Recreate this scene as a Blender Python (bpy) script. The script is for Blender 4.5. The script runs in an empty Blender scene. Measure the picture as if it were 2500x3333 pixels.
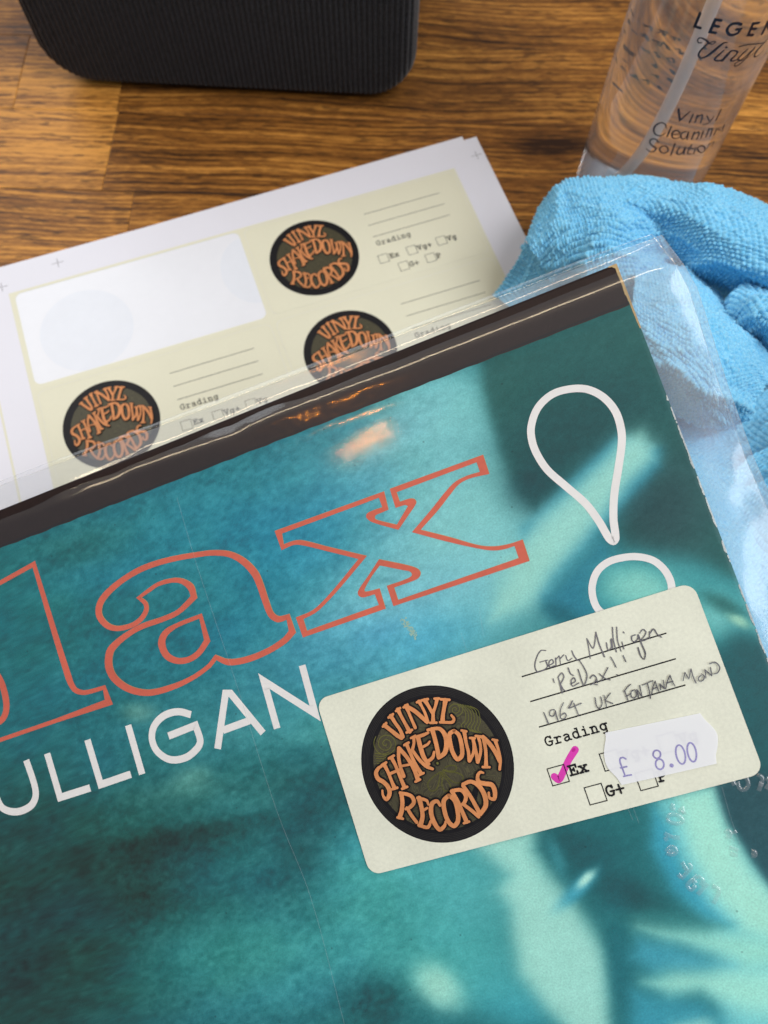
import bpy, math, random
import numpy as np
from mathutils import Matrix, Vector
from mathutils.geometry import tessellate_polygon

# ------------------------------------------------------------------ camera
MM = 0.001
FPX = 2600.08                       # focal length in pixels of the 2500 x 3333 photograph
CAMH = 292.682                      # camera height over the table, mm
W3 = np.array([[0.99999, 0.0, 0.00451], [-0.00149, -0.9443, 0.32908], [0.00426, -0.32909, -0.94429]])
CAM = np.array([0.0, 0.0, CAMH])
scene = bpy.context.scene
C = scene.collection
cam_d = bpy.data.cameras.new('camera')
cam_d.sensor_fit = 'VERTICAL'
cam_d.sensor_height = 33.33
cam_d.sensor_width = 25.0
cam_d.lens = 26.0
cam_d.clip_start = 0.01
cam_d.clip_end = 50
cam_d.dof.use_dof = True
cam_d.dof.focus_distance = 0.205
cam_d.dof.aperture_fstop = 16.0
cam_o = bpy.data.objects.new('camera', cam_d)
C.objects.link(cam_o)
R = Matrix(((W3[0][0], -W3[0][1], -W3[0][2]), (W3[1][0], -W3[1][1], -W3[1][2]), (W3[2][0], -W3[2][1], -W3[2][2])))
cam_o.matrix_world = Matrix.Translation((0, 0, CAMH * MM)) @ R.to_4x4()
scene.camera = cam_o

# ------------------------------------------------------------------ light
world = bpy.data.worlds.new('World')
scene.world = world
world.use_nodes = True
wb = world.node_tree.nodes['Background']
wb.inputs[0].default_value = (0.78, 0.86, 1.0, 1)
wb.inputs[1].default_value = 0.22

def area(name, loc, target, size, size_y, power, col):
    d = bpy.data.lights.new(name, 'AREA')
    d.shape = 'RECTANGLE'
    d.size, d.size_y = size, size_y
    d.energy = power
    d.color = col
    o = bpy.data.objects.new(name, d)
    C.objects.link(o)
    o.location = loc
    o.rotation_euler = (Vector(target) - Vector(loc)).to_track_quat('-Z', 'Y').to_euler()
    return o

area('window_light', (-1.0, 1.25, 1.05), (0, .12, .05), 1.3, 1.1, 12.5, (0.90, 0.95, 1.0))
area('room_light', (0.75, -0.12, 1.3), (0, .12, .05), 1.0, .9, 16.5, (0.98, 0.98, 1.0))
gl_p = Vector((-.0039, .0867, .0998))                 # where the film mirrors the warm lamp
gl_d = Vector((-.4646, -.1071, .8790))
gl_o = area('ceiling_spot', gl_p + gl_d * 1.25, gl_p, .11, .006, .26, (1.0, 0.34, 0.03))
gl_o.rotation_euler = Matrix.Rotation(math.radians(20), 3, 'Z').to_euler()

area('added_strip_light', (-0.62, 0.36, 1.15), (-.62, .12, .1), 1.7, .04, 4.2, (1.0, 0.80, 0.55))  # added long light, there to draw a highlight line along the film's crease

scene.view_settings.view_transform = 'Standard'
scene.view_settings.look = 'None'
scene.view_settings.exposure = 0.0
scene.view_settings.gamma = 1.0
scene.render.engine = 'CYCLES'
scene.cycles.max_bounces = 14
scene.cycles.transparent_max_bounces = 16
scene.cycles.transmission_bounces = 10

# ------------------------------------------------------------------ frames
def ray(px, py):
    return W3 @ np.array([(px - 1250) / FPX, (py - 1666.5) / FPX, 1.0])

class Frame:
    """a plane in the place: origin, x along, y up the sheet, z its normal (mm)"""
    def __init__(s, Rc, t):
        Rw = W3 @ np.array(Rc)
        s.x, s.y = Rw[:, 0], -Rw[:, 1]
        s.n = np.cross(s.x, s.y)
        s.o = CAM + W3 @ np.array(t)
    def at(s, px, py, off=0.0):
        d = ray(px, py)
        k = ((s.o - CAM) @ s.n + off) / (d @ s.n)
        P = CAM + k * d - s.o
        return (P @ s.x, P @ s.y)
    def mat(s):
        m = Matrix.Identity(4)
        for i in range(3):
            m[i][0], m[i][1], m[i][2], m[i][3] = s.x[i], s.y[i], s.n[i], s.o[i] * MM
        return m

FA = Frame([[0.92283, 0.31022, 0.22836], [-0.32992, 0.94253, 0.05287], [-0.19883, -0.12413, 0.97214]],
           [-17.89585, 49.38713, 210.02013])          # plane of the record sleeve's label
FB = Frame([[0.9434, 0.33162, -0.00426], [-0.31183, 0.89133, 0.32909], [0.11293, -0.30913, 0.94429]],
           [-62.42919, -124.54484, 353.07142])        # plane of the label sheet on the table (z = 0)
LW, LH = 99.1, 46.3                                   # a label, mm

def zt(x0, y0, f, pts):
    """trace coordinates of an enlarged view -> photograph pixels (keeps extra entries)"""
    return [(x0 + f * p[0], y0 + f * p[1]) + tuple(p[2:]) for p in pts]

# ------------------------------------------------------------------ colour, materials
def lin(c):
    c = np.asarray(c, float) / 255.0
    return np.where(c <= .04045, c / 12.92, ((c + .055) / 1.055) ** 2.4)
def l4(c, k=1.0):
    v = lin(c) * k
    return (float(v[0]), float(v[1]), float(v[2]), 1.0)

class N:
    def __init__(s, name):
        s.m = bpy.data.materials.new(name)
        s.m.use_nodes = True
        s.t = s.m.node_tree
        s.b = s.t.nodes['Principled BSDF']
        s.out = s.t.nodes['Material Output']
    def n(s, typ, **kw):
        nd = s.t.nodes.new(typ)
        for k, v in kw.items():
            if k == 'ins':
                for a, b in v.items():
                    nd.inputs[a].default_value = b
            else:
                setattr(nd, k, v)
        return nd
    def l(s, a, ao, b, bi):
        s.t.links.new(a.outputs[ao], b.inputs[bi])
    def set(s, **kw):
        for k, v in kw.items():
            s.b.inputs[k.replace('_', ' ')].default_value = v
        return s

def mat_paper(name, col, rough=.6, fleck=.05, scale=1400, spec=.3, bump=.1, k=1.0):
    q = N(name)
    q.set(Roughness=rough)
    q.b.inputs['Specular IOR Level'].default_value = spec
    tc = q.n('ShaderNodeTexCoord')
    nz = q.n('ShaderNodeTexNoise', ins={'Scale': scale, 'Detail': 4.0, 'Roughness': .7})
    nz2 = q.n('ShaderNodeTexNoise', ins={'Scale': 45.0, 'Detail': 3.0})
    q.l(tc, 'Object', nz, 'Vector'); q.l(tc, 'Object', nz2, 'Vector')
    ad = q.n('ShaderNodeMath', operation='ADD')
    q.l(nz, 'Fac', ad, 0); q.l(nz2, 'Fac', ad, 1)
    mr = q.n('ShaderNodeMapRange', ins={'From Min': .7, 'From Max': 1.3, 'To Min': 1 - fleck, 'To Max': 1 + fleck})
    q.l(ad, 0, mr, 'Value')
    mx = q.n('ShaderNodeMix', data_type='RGBA', blend_type='MULTIPLY', ins={'Factor': 1.0})
    mx.inputs[6].default_value = l4(col, k)
    q.l(mr, 0, mx, 7); q.l(mx, 2, q.b, 'Base Color')
    bp = q.n('ShaderNodeBump', ins={'Strength': bump, 'Distance': .00005})
    q.l(nz, 'Fac', bp, 'Height'); q.l(bp, 'Normal', q.b, 'Normal')
    return q.m

def mat_print(name, col, var=.12, rough=.55, scale=900, k=1.0):
    return mat_paper(name, col, rough=rough, fleck=var, scale=scale, spec=.25, bump=.02, k=k)

PAPER = mat_paper('white_paper', (232, 232, 240), .5, .012, 900, .35, .03)
BACKING = mat_paper('release_paper', (238, 240, 245), .32, .015, 200, .5, .03)
CREAM_SHEET = mat_paper('cream_label_paper', (229, 227, 203), .55, .02, 800, .3, .05)
CREAM = mat_paper('cream_sticker_paper', (222, 224, 206), .6, .10, 1100, .3, .25)
GHOST = mat_paper('show_through_grey', (233, 237, 244), .4, .02, 200, .4, .03)
BLACK = mat_print('black_print_ink', (22, 21, 25), .25)
GREYINK = mat_print('thin_grey_ink', (120, 112, 92), .1)
PENCIL = mat_print('graphite', (100, 99, 104), .6, .45, 2600)
PINK = mat_print('pink_marker_ink', (214, 64, 172), .10, .5, 500)
PINKD = mat_print('pink_marker_end', (186, 36, 140), .08, .5, 500)
PURPLE = mat_print('purple_stamp_ink', (142, 138, 184), .35, .6, 2600)
ORANGE = mat_print('orange_logo_ink', (208, 138, 88), .22, .55, 420)
OLIVE = None
OLINE = mat_print('olive_line_ink', (104, 104, 48), .3, .6, 600)
DLINE = mat_print('dark_line_ink', (34, 32, 26), .3, .6, 600)
RINGS = mat_print('ring_ink', (58, 56, 52), .3, .6, 600)
CORAL = mat_print('coral_print', (214, 102, 78), .10, .5, 500)
GOLD = mat_print('misregistered_yellow', (186, 158, 92), .2, .5, 900)
WHITEP = mat_print('white_print', (238, 235, 232), .04, .5, 300)
AUB = mat_print('aubergine_print', (36, 23, 21), .22, .5, 500)
BOARD = mat_paper('bare_cardboard', (186, 160, 116), .9, .25, 1500, .1, .3)
WEAR = mat_paper('worn_white_edge', (196, 206, 206), .9, .35, 2200, .1, .3)
BOARDB = mat_paper('sleeve_back_card', (200, 196, 188), .7, .05, 500, .2, .1)
CROP = mat_print('grey_crop_ink', (120, 118, 122), .15)
BINK = mat_print('bottle_ink', (30, 30, 46), .25, .4)
BINKW = mat_print('bottle_white_ink', (205, 190, 182), .2, .4)

def mat_olive():
    q = N('olive_swirl_print'); q.set(Roughness=.55)
    tc = q.n('ShaderNodeTexCoord')
    nz = q.n('ShaderNodeTexNoise', ins={'Scale': 160.0, 'Detail': 2.0, 'Distortion': .6})
    q.l(tc, 'Object', nz, 'Vector')
    mu = q.n('ShaderNodeMath', operation='MULTIPLY'); mu.inputs[1].default_value = 150.0
    q.l(nz, 'Fac', mu, 0)
    sn = q.n('ShaderNodeMath', operation='SINE'); q.l(mu, 0, sn, 0)
    cr = q.n('ShaderNodeValToRGB'); q.l(sn, 0, cr, 'Fac')
    cr.color_ramp.elements[0].position = .05; cr.color_ramp.elements[0].color = l4((44, 40, 30))
    cr.color_ramp.elements[1].position = .5; cr.color_ramp.elements[1].color = l4((84, 80, 50))
    nz2 = q.n('ShaderNodeTexNoise', ins={'Scale': 220.0, 'Detail': 1.0}); q.l(tc, 'Object', nz2, 'Vector')
    mx = q.n('ShaderNodeMix', data_type='RGBA', blend_type='MIX')
    q.l(nz2, 'Fac', mx, 0); q.l(cr, 'Color', mx, 6); mx.inputs[7].default_value = l4((70, 66, 46))
    q.l(mx, 2, q.b, 'Base Color')
    return q.m
OLIVE = mat_olive()

def mat_film(name, rough=.085, refl=1.5, veil=.012, bump=.055):
    """clear plastic film: transparent with a Fresnel reflection and a trace of haze"""
    q = N(name); t = q.t
    q.t.nodes.remove(q.b)
    tr = q.n('ShaderNodeBsdfTransparent'); tr.inputs[0].default_value = (.975, .98, .98, 1)
    gl = q.n('ShaderNodeBsdfAnisotropic', ins={'Roughness': rough, 'Color': (1, 1, 1, 1)})
    df = q.n('ShaderNodeBsdfDiffuse'); df.inputs[0].default_value = (.8, .82, .85, 1)
    tc = q.n('ShaderNodeTexCoord')
    mp = q.n('ShaderNodeMapping'); mp.inputs['Scale'].default_value = (900, 60, 300)
    q.l(tc, 'Object', mp, 'Vector')
    nz = q.n('ShaderNodeTexNoise', ins={'Scale': 1.0, 'Detail': 3.0}); q.l(mp, 0, nz, 'Vector')
    nz2 = q.n('ShaderNodeTexNoise', ins={'Scale': 38.0, 'Detail': 1.0}); q.l(tc, 'Object', nz2, 'Vector')
    ad = q.n('ShaderNodeMath', operation='MULTIPLY_ADD'); ad.inputs[1].default_value = .05
    q.l(nz, 'Fac', ad, 0); q.l(nz2, 'Fac', ad, 2)
    bp = q.n('ShaderNodeBump', ins={'Strength': bump, 'Distance': .0010})
    q.l(ad, 0, bp, 'Height')
    q.l(bp, 'Normal', gl, 'Normal')
    fr = q.n('ShaderNodeLayerWeight', ins={'Blend': .5})          # Schlick's curve, the same from both sides
    pw = q.n('ShaderNodeMath', operation='POWER'); pw.inputs[1].default_value = 5.0
    q.l(fr, 'Facing', pw, 0)
    mu = q.n('ShaderNodeMath', operation='MULTIPLY_ADD'); mu.use_clamp = True
    mu.inputs[1].default_value = .9; mu.inputs[2].default_value = .04 * refl
    q.l(pw, 0, mu, 0)
    m1 = q.n('ShaderNodeMixShader', ins={0: veil}); q.l(tr, 0, m1, 1); q.l(df, 0, m1, 2)
    m2 = q.n('ShaderNodeMixShader'); q.l(mu, 0, m2, 0); q.l(m1, 0, m2, 1)
    g2 = q.n('ShaderNodeBsdfAnisotropic', ins={'Roughness': .26, 'Color': (1, 1, 1, 1)}); q.l(bp, 'Normal', g2, 'Normal')
    m3 = q.n('ShaderNodeMixShader', ins={0: .42}); q.l(gl, 0, m3, 1); q.l(g2, 0, m3, 2); q.l(m3, 0, m2, 2)
    q.l(m2, 0, q.out, 'Surface')
    return q.m
FILM = mat_film('clear_film')
FILMB = mat_film('clear_film_back', .12, 1.4, .20, .12)  # strong whitish veil stands in for reflections in the film beyond the cover
EMB = mat_film('embossed_film', .14, 2.0, .09, .1)
SCR = mat_film('film_scratch', .2, 2.0, .30, .1)

# ------------------------------------------------------------------ mesh helpers
class MB:
    """collects flat shapes (mm) into one mesh"""
    def __init__(s):
        s.v, s.f, s.m, s.zz = [], [], [], 0.0
    def add(s, vs, fs, mi=0):
        b = len(s.v)
        s.v += [tuple(v) for v in vs]
        s.f += [tuple(i + b for i in f) for f in fs]
        s.m += [mi] * len(fs)
    def poly(s, loops, z, mi=0):
        fl = [Vector((x, y, 0)) for lp in loops for x, y in lp]
        tr = tessellate_polygon([[Vector((x, y, 0)) for x, y in lp] for lp in loops])
        fs = []
        for a, b, c in tr:
            A, B, D = fl[a], fl[b], fl[c]
            cr = (B.x - A.x) * (D.y - A.y) - (B.y - A.y) * (D.x - A.x)
            if abs(cr) < 1e-12: continue
            fs.append((a, b, c) if cr > 0 else (a, c, b))
        s.add([(p.x, p.y, z) for p in fl], fs, mi)
    def ribbon(s, pts, w, z, mi=0, closed=False, cap='round', smooth=True, step=None):
        """pts: (x, y[, width][, 'c' corner])"""
        P, Wd = resample(pts, w, closed, smooth)
        n = len(P)
        if n < 2: return
        z = z + s.zz; s.zz += .0035
        T = []
        L, Rr = [], []
        for i in range(n):
            if closed:
                a, b, c = P[i - 1], P[i], P[(i + 1) % n]
            else:
                a, b, c = P[max(i - 1, 0)], P[i], P[min(i + 1, n - 1)]
            d1, d2 = b - a, c - b
            n1, n2 = np.linalg.norm(d1), np.linalg.norm(d2)
            if n1 < 1e-9: d1, n1 = d2, n2
            if n2 < 1e-9: d2, n2 = d1, n1
            d1, d2 = d1 / max(n1, 1e-9), d2 / max(n2, 1e-9)
            t = d1 + d2
            tn = np.linalg.norm(t)
            t = t / tn if tn > 1e-6 else d1
            nn = np.array([-t[1], t[0]])
            m1 = np.array([-d1[1], d1[0]])
            k = 1.0 / max(nn @ m1, .35)
            h = Wd[i] * .5 * k
            L.append(b + nn * h); Rr.append(b - nn * h)
        vs = [(p[0], p[1], z) for p in L] + [(p[0], p[1], z) for p in Rr]
        fs = []
        for i in range(n if closed else n - 1):
            j = (i + 1) % n
            fs.append((i + n, j + n, j, i))
        s.add(vs, fs, mi)
        if cap == 'round' and not closed:
            for i, sg in ((0, -1), (n - 1, 1)):
                t = (P[1] - P[0]) if i == 0 else (P[-1] - P[-2])
                a0 = math.atan2(t[1], t[0]) + (math.pi if i == 0 else 0)
                r = Wd[i] * .5
                ring = [(P[i][0] + r * math.cos(a0 + a), P[i][1] + r * math.sin(a0 + a), z)
                        for a in np.linspace(-math.pi / 2, math.pi / 2, 7)]
                s.add([(P[i][0], P[i][1], z)] + ring, [(0, k, k + 1) for k in range(1, 7)], mi)
    def disc(s, c, r, z, mi=0, n=48, ry=None, ang=0):
        ry = ry or r
        ca, sa = math.cos(ang), math.sin(ang)
        s.poly([[(c[0] + r * math.cos(a) * ca - ry * math.sin(a) * sa, c[1] + r * math.cos(a) * sa + ry * math.sin(a) * ca)
                 for a in np.linspace(0, 2 * math.pi, n, endpoint=False)]], z, mi)
    def build(s, name, mats, parent=None, smooth=False):
        me = bpy.data.meshes.new(name)
        me.from_pydata([(x * MM, y * MM, z * MM) for x, y, z in s.v], [], s.f)
        for m in (mats if isinstance(mats, (list, tuple)) else [mats]):
            me.materials.append(m)
        me.polygons.foreach_set('material_index', s.m)
        if smooth: me.polygons.foreach_set('use_smooth', [True] * len(s.f))
        me.update()
        return link(name, me, parent)

def link(name, me, parent=None):
    o = bpy.data.objects.new(name, me)
    C.objects.link(o)
    if parent is not None: o.parent = parent
    return o

def resample(pts, w, closed, smooth):
    P, Wd, cor = [], [], []
    for p in pts:
        ex = list(p[2:])
        c = 'c' in ex
        nums = [e for e in ex if e != 'c']
        P.append(np.array(p[:2], float)); Wd.append(nums[0] if nums else w); cor.append(c)
    n = len(P)
    if not smooth or n < 3:
        return (P, Wd)
    out, ow = [], []
    segs = n if closed else n - 1
    for i in range(segs):
        j = (i + 1) % n
        p1, p2 = P[i], P[j]
        p0 = P[i - 1] if (closed or i > 0) and not cor[i] else p1 - (p2 - p1) * .0 if cor[i] else p1
        if not closed and i == 0: p0 = p1
        p3 = P[(j + 1) % n] if (closed or j < n - 1) and not cor[j] else p2
        straight = cor[i] and cor[j]
        k = 1 if straight else 6
        for q in range(k):
            t = q / k
            if straight:
                v = p1
            else:
                dm = np.linalg.norm(p2 - p1)
                t1 = (p2 - p0) / (np.linalg.norm(p1 - p0) + dm + 1e-9) * dm if not cor[i] else (p2 - p1)
                t2 = (p3 - p1) / (np.linalg.norm(p3 - p2) + dm + 1e-9) * dm if not cor[j] else (p2 - p1)
                if not closed and i == 0: t1 = (p2 - p1)
                if not closed and j == n - 1: t2 = (p2 - p1)
                h1 = 2 * t**3 - 3 * t**2 + 1; h2 = t**3 - 2 * t**2 + t
                h3 = -2 * t**3 + 3 * t**2; h4 = t**3 - t**2
                v = h1 * p1 + h2 * t1 + h3 * p2 + h4 * t2
            out.append(v); ow.append(Wd[i] * (1 - t) + Wd[j] * t)
    if not closed:
        out.append(P[-1]); ow.append(Wd[-1])
    return out, ow

def rrect(x0, y0, x1, y1, r, n=6):
    out = []
    for cx, cy, a0 in ((x1 - r, y1 - r, 0), (x0 + r, y1 - r, 90), (x0 + r, y0 + r, 180), (x1 - r, y0 + r, 270)):
        for k in range(n + 1):
            a = math.radians(a0 + 90 * k / n)
            out.append((cx + r * math.cos(a), cy + r * math.sin(a)))
    return out

def slab(mb, loop, z0, z1, mi=0, mside=None, top=True):
    """a thin sheet with its own thickness"""
    if top: mb.poly([loop], z1, mi)
    n = len(loop)
    vs = [(x, y, z0) for x, y in loop] + [(x, y, z1) for x, y in loop]
    area2 = sum(loop[i][0] * loop[(i + 1) % n][1] - loop[(i + 1) % n][0] * loop[i][1] for i in range(n))
    fs = []
    for i in range(n):
        j = (i + 1) % n
        fs.append((i, j, j + n, i + n) if area2 > 0 else (j, i, i + n, j + n))
    mb.add(vs, fs, mi if mside is None else mside)

def tag(o, label, cat, group=None, kind=None):
    if label: o['label'] = label
    if cat: o['category'] = cat
    if group: o['group'] = group
    if kind: o['kind'] = kind
    return o
def thing(name, label, cat, matrix=None, loc=None, group=None):
    o = bpy.data.objects.new(name, None)
    o.empty_display_size = .01
    C.objects.link(o)
    if matrix is not None: o.matrix_world = matrix
    if loc is not None: o.location = loc
    return tag(o, label, cat, group)

def grid_mesh(name, X, Y, Z, mats, parent=None, flip=False, uv=None, col=None, smooth=True):
    """X, Y, Z arrays (rows, cols) in mm"""
    r, c = X.shape
    v = np.stack([X, Y, Z], -1).reshape(-1, 3) * MM
    i = np.arange(r * c).reshape(r, c)
    a, b, d, e = i[:-1, :-1], i[:-1, 1:], i[1:, 1:], i[1:, :-1]
    q = np.stack([a, b, d, e] if not flip else [a, e, d, b], -1).reshape(-1, 4)
    me = bpy.data.meshes.new(name)
    me.vertices.add(len(v)); me.vertices.foreach_set('co', v.astype(np.float32).ravel())
    me.loops.add(q.size); me.loops.foreach_set('vertex_index', q.astype(np.int32).ravel())
    me.polygons.add(len(q))
    me.polygons.foreach_set('loop_start', np.arange(0, q.size, 4, dtype=np.int32))
    me.polygons.foreach_set('loop_total', np.full(len(q), 4, dtype=np.int32))
    for m in (mats if isinstance(mats, (list, tuple)) else [mats]): me.materials.append(m)
    me.polygons.foreach_set('use_smooth', np.full(len(q), smooth))
    me.update(calc_edges=True)
    if col is not None:
        at = me.color_attributes.new('print', 'FLOAT_COLOR', 'POINT')
        at.data.foreach_set('color', np.concatenate([col.reshape(-1, 3), np.ones((r * c, 1))], 1).astype(np.float32).ravel())
    return link(name, me, parent)

def vnoise(x, y, seed=0):
    """smooth value noise, 0..1"""
    xi, yi = np.floor(x).astype(np.int64), np.floor(y).astype(np.int64)
    xf, yf = x - xi, y - yi
    u, v = xf * xf * (3 - 2 * xf), yf * yf * (3 - 2 * yf)
    def h(a, b):
        n = (a * 374761393 + b * 668265263 + seed * 1442695041) & 0xffffffff
        n = ((n ^ (n >> 13)) * 1274126177) & 0xffffffff
        return ((n ^ (n >> 16)) & 0xffff) / 65535.0
    return (h(xi, yi) * (1 - u) + h(xi + 1, yi) * u) * (1 - v) + (h(xi, yi + 1) * (1 - u) + h(xi + 1, yi + 1) * u) * v
def fbm(x, y, seed=0, o=4):
    s, a = 0, .5
    for k in range(o):
        s = s + a * vnoise(x * 2**k, y * 2**k, seed + k); a *= .5
    return s / (1 - .5**o)

# ================================================================== worktop of glued wooden staves
def mat_wood():
    q = N('oiled_oak')
    tc = q.n('ShaderNodeTexCoord'); oi = q.n('ShaderNodeObjectInfo')
    off = q.n('ShaderNodeVectorMath', operation='SCALE')
    cb = q.n('ShaderNodeCombineXYZ')
    q.l(oi, 'Random', cb, 0); q.l(oi, 'Random', cb, 1); q.l(oi, 'Random', cb, 2)
    q.l(cb, 0, off, 0); off.inputs['Scale'].default_value = 3.7
    ad = q.n('ShaderNodeVectorMath', operation='ADD'); q.l(tc, 'Object', ad, 0); q.l(off, 0, ad, 1)
    # slow bend of the grain
    bend = q.n('ShaderNodeTexNoise', ins={'Scale': 9.0, 'Detail': 1.0}); q.l(ad, 0, bend, 'Vector')
    bs = q.n('ShaderNodeVectorMath', operation='SCALE'); bs.inputs['Scale'].default_value = .014
    q.l(bend, 'Color', bs, 0)
    ad2 = q.n('ShaderNodeVectorMath', operation='ADD'); q.l(ad, 0, ad2, 0); q.l(bs, 0, ad2, 1)
    def streak(sx, sy, det, rough=.6, dist=0.0):
        mp = q.n('ShaderNodeMapping'); mp.inputs['Scale'].default_value = (sx, sy, 20)
        q.l(ad2, 0, mp, 'Vector')
        nz = q.n('ShaderNodeTexNoise', ins={'Scale': 1.0, 'Detail': det, 'Roughness': rough, 'Distortion': dist})
        q.l(mp, 0, nz, 'Vector')
        return nz
    a = streak(7, 300, 4, .62, .2)         # growth bands
    b = streak(130, 700, 4, .75)              # fine fibres
    p = streak(110, 640, 2, .5)             # dark pores
    d = streak(5, 40, 2, .5, .3)            # slow tone
    cr = q.n('ShaderNodeValToRGB'); e = cr.color_ramp.elements
    e[0].position = .33; e[0].color = l4((58, 34, 14)); e[1].position = .66; e[1].color = l4((212, 148, 66))
    x = cr.color_ramp.elements.new(.49); x.color = l4((136, 87, 34))
    m = q.n('ShaderNodeMath', operation='MULTIPLY_ADD'); m.inputs[1].default_value = .62
    dm = q.n('ShaderNodeMath', operation='MULTIPLY'); dm.inputs[1].default_value = .38
    q.l(d, 'Fac', dm, 0); q.l(a, 'Fac', m, 0); q.l(dm, 0, m, 2)
    # regular growth lines, 2.7 mm apart, wandering
    sx_ = q.n('ShaderNodeSeparateXYZ'); q.l(ad2, 0, sx_, 0)
    wn = q.n('ShaderNodeMath', operation='MULTIPLY_ADD'); wn.inputs[1].default_value = 5.0
    q.l(d, 'Fac', wn, 0)
    yy = q.n('ShaderNodeMath', operation='MULTIPLY'); yy.inputs[1].default_value = 2300.0; q.l(sx_, 1, yy, 0); q.l(yy, 0, wn, 2)
    w2 = q.n('ShaderNodeMath', operation='MULTIPLY_ADD'); w2.inputs[1].default_value = 9.0; q.l(a, 'Fac', w2, 0); q.l(wn, 0, w2, 2)
    sn = q.n('ShaderNodeMath', operation='SINE'); q.l(w2, 0, sn, 0)
    sm = q.n('ShaderNodeMath', operation='MULTIPLY_ADD'); sm.inputs[1].default_value = .035; q.l(sn, 0, sm, 0); q.l(m, 0, sm, 2)
    m = sm
    kx, ky = DARK_PATCH
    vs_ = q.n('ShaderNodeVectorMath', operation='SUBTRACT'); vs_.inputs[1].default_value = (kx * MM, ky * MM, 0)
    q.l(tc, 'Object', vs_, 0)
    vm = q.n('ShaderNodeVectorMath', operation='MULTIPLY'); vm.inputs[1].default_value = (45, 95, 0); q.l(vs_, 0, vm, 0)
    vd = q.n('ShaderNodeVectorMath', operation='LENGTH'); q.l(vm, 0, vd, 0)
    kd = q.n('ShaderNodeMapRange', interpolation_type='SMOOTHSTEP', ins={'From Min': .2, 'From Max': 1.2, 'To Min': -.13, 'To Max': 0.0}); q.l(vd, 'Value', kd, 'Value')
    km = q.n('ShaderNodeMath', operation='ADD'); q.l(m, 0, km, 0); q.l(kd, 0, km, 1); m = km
    tone = q.n('ShaderNodeAttribute', attribute_type='OBJECT', attribute_name='tone')
    m2 = q.n('ShaderNodeMath', operation='ADD'); q.l(m, 0, m2, 0); q.l(tone, 'Fac', m2, 1)
    fm = q.n('ShaderNodeMath', operation='MULTIPLY_ADD'); fm.inputs[1].default_value = .40
    q.l(b, 'Fac', fm, 0); q.l(m2, 0, fm, 2)
    sb = q.n('ShaderNodeMath', operation='SUBTRACT'); sb.inputs[1].default_value = .20
    q.l(fm, 0, sb, 0); q.l(sb, 0, cr, 'Fac')
    pr = q.n('ShaderNodeMapRange', ins={'From Min': .56, 'From Max': .66, 'To Min': 0.0, 'To Max': .6}); q.l(p, 'Fac', pr, 'Value')
    mx = q.n('ShaderNodeMix', data_type='RGBA'); q.l(pr, 0, mx, 0); q.l(cr, 'Color', mx, 6)
    mx.inputs[7].default_value = l4((48, 28, 14))
    q.l(mx, 2, q.b, 'Base Color')
    rr = q.n('ShaderNodeMapRange', ins={'To Min': .42, 'To Max': .62}); q.l(a, 'Fac', rr, 'Value'); q.l(rr, 0, q.b, 'Roughness')
    q.b.inputs['Specular IOR Level'].default_value = .3
    bp = q.n('ShaderNodeBump', ins={'Strength': .5, 'Distance': .0003})
    q.l(m, 0, bp, 'Height'); q.l(bp, 'Normal', q.b, 'Normal')
    return q.m
TA = math.radians(-2.0)
ca, sa = math.cos(-TA), math.sin(-TA)
def tw(px, py):                       # photograph pixel -> worktop coordinates along the grain
    d = ray(px, py); k = (-.8 - CAMH) / d[2]; P = CAM + k * d
    return (P[0] * ca - P[1] * sa, P[0] * sa + P[1] * ca)
DARK_PATCH = tw(1790, 470)  # centre of an oval where the wood turns darker
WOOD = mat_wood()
GLUE = mat_print('glue_line', (44, 28, 16), .2)

table = thing('worktop', 'brown oiled wooden worktop of glued staves under everything', 'table', loc=(0, 0, 0))
TA = math.radians(-2.0)
def stave(x0, x1, y0, y1, tone, skew=0.0):
    g = .09; ch = .35; b = MB(); z1, z0 = -.8, -26
    a = [(x0 + g, y0 + g), (x1 - g, y0 + g), (x1 - g + skew, y1 - g), (x0 + g + skew, y1 - g)]
    t = [(x0 + g + ch, y0 + g + ch), (x1 - g - ch, y0 + g + ch), (x1 - g - ch + skew, y1 - g - ch), (x0 + g + ch + skew, y1 - g - ch)]
    vs = [(x, y, z0) for x, y in a] + [(x, y, z1 - .12) for x, y in a] + [(x, y, z1) for x, y in t]
    fs = [(3, 2, 1, 0), (8, 9, 10, 11)]
    for i in range(4):
        j = (i + 1) % 4
        fs += [(i, j, j + 4, i + 4), (i + 4, j + 4, j + 8, i + 8)]
    b.add(vs, fs)
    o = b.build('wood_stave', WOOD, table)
    o.rotation_euler = (0, 0, TA)
    o['tone'] = tone
    return o
rnd = random.Random(5)
ca, sa = math.cos(-TA), math.sin(-TA)
def tw(px, py):                       # photograph pixel -> worktop coordinates along the grain
    d = ray(px, py); k = (-.8 - CAMH) / d[2]; P = CAM + k * d
    return (P[0] * ca - P[1] * sa, P[0] * sa + P[1] * ca)
yA = tw(362, 362)[1]
xj = tw(350, 520)[0]; xk = tw(50, 320)[0]
rows = [yA + 46 * k for k in range(-7, 8)]
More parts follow.
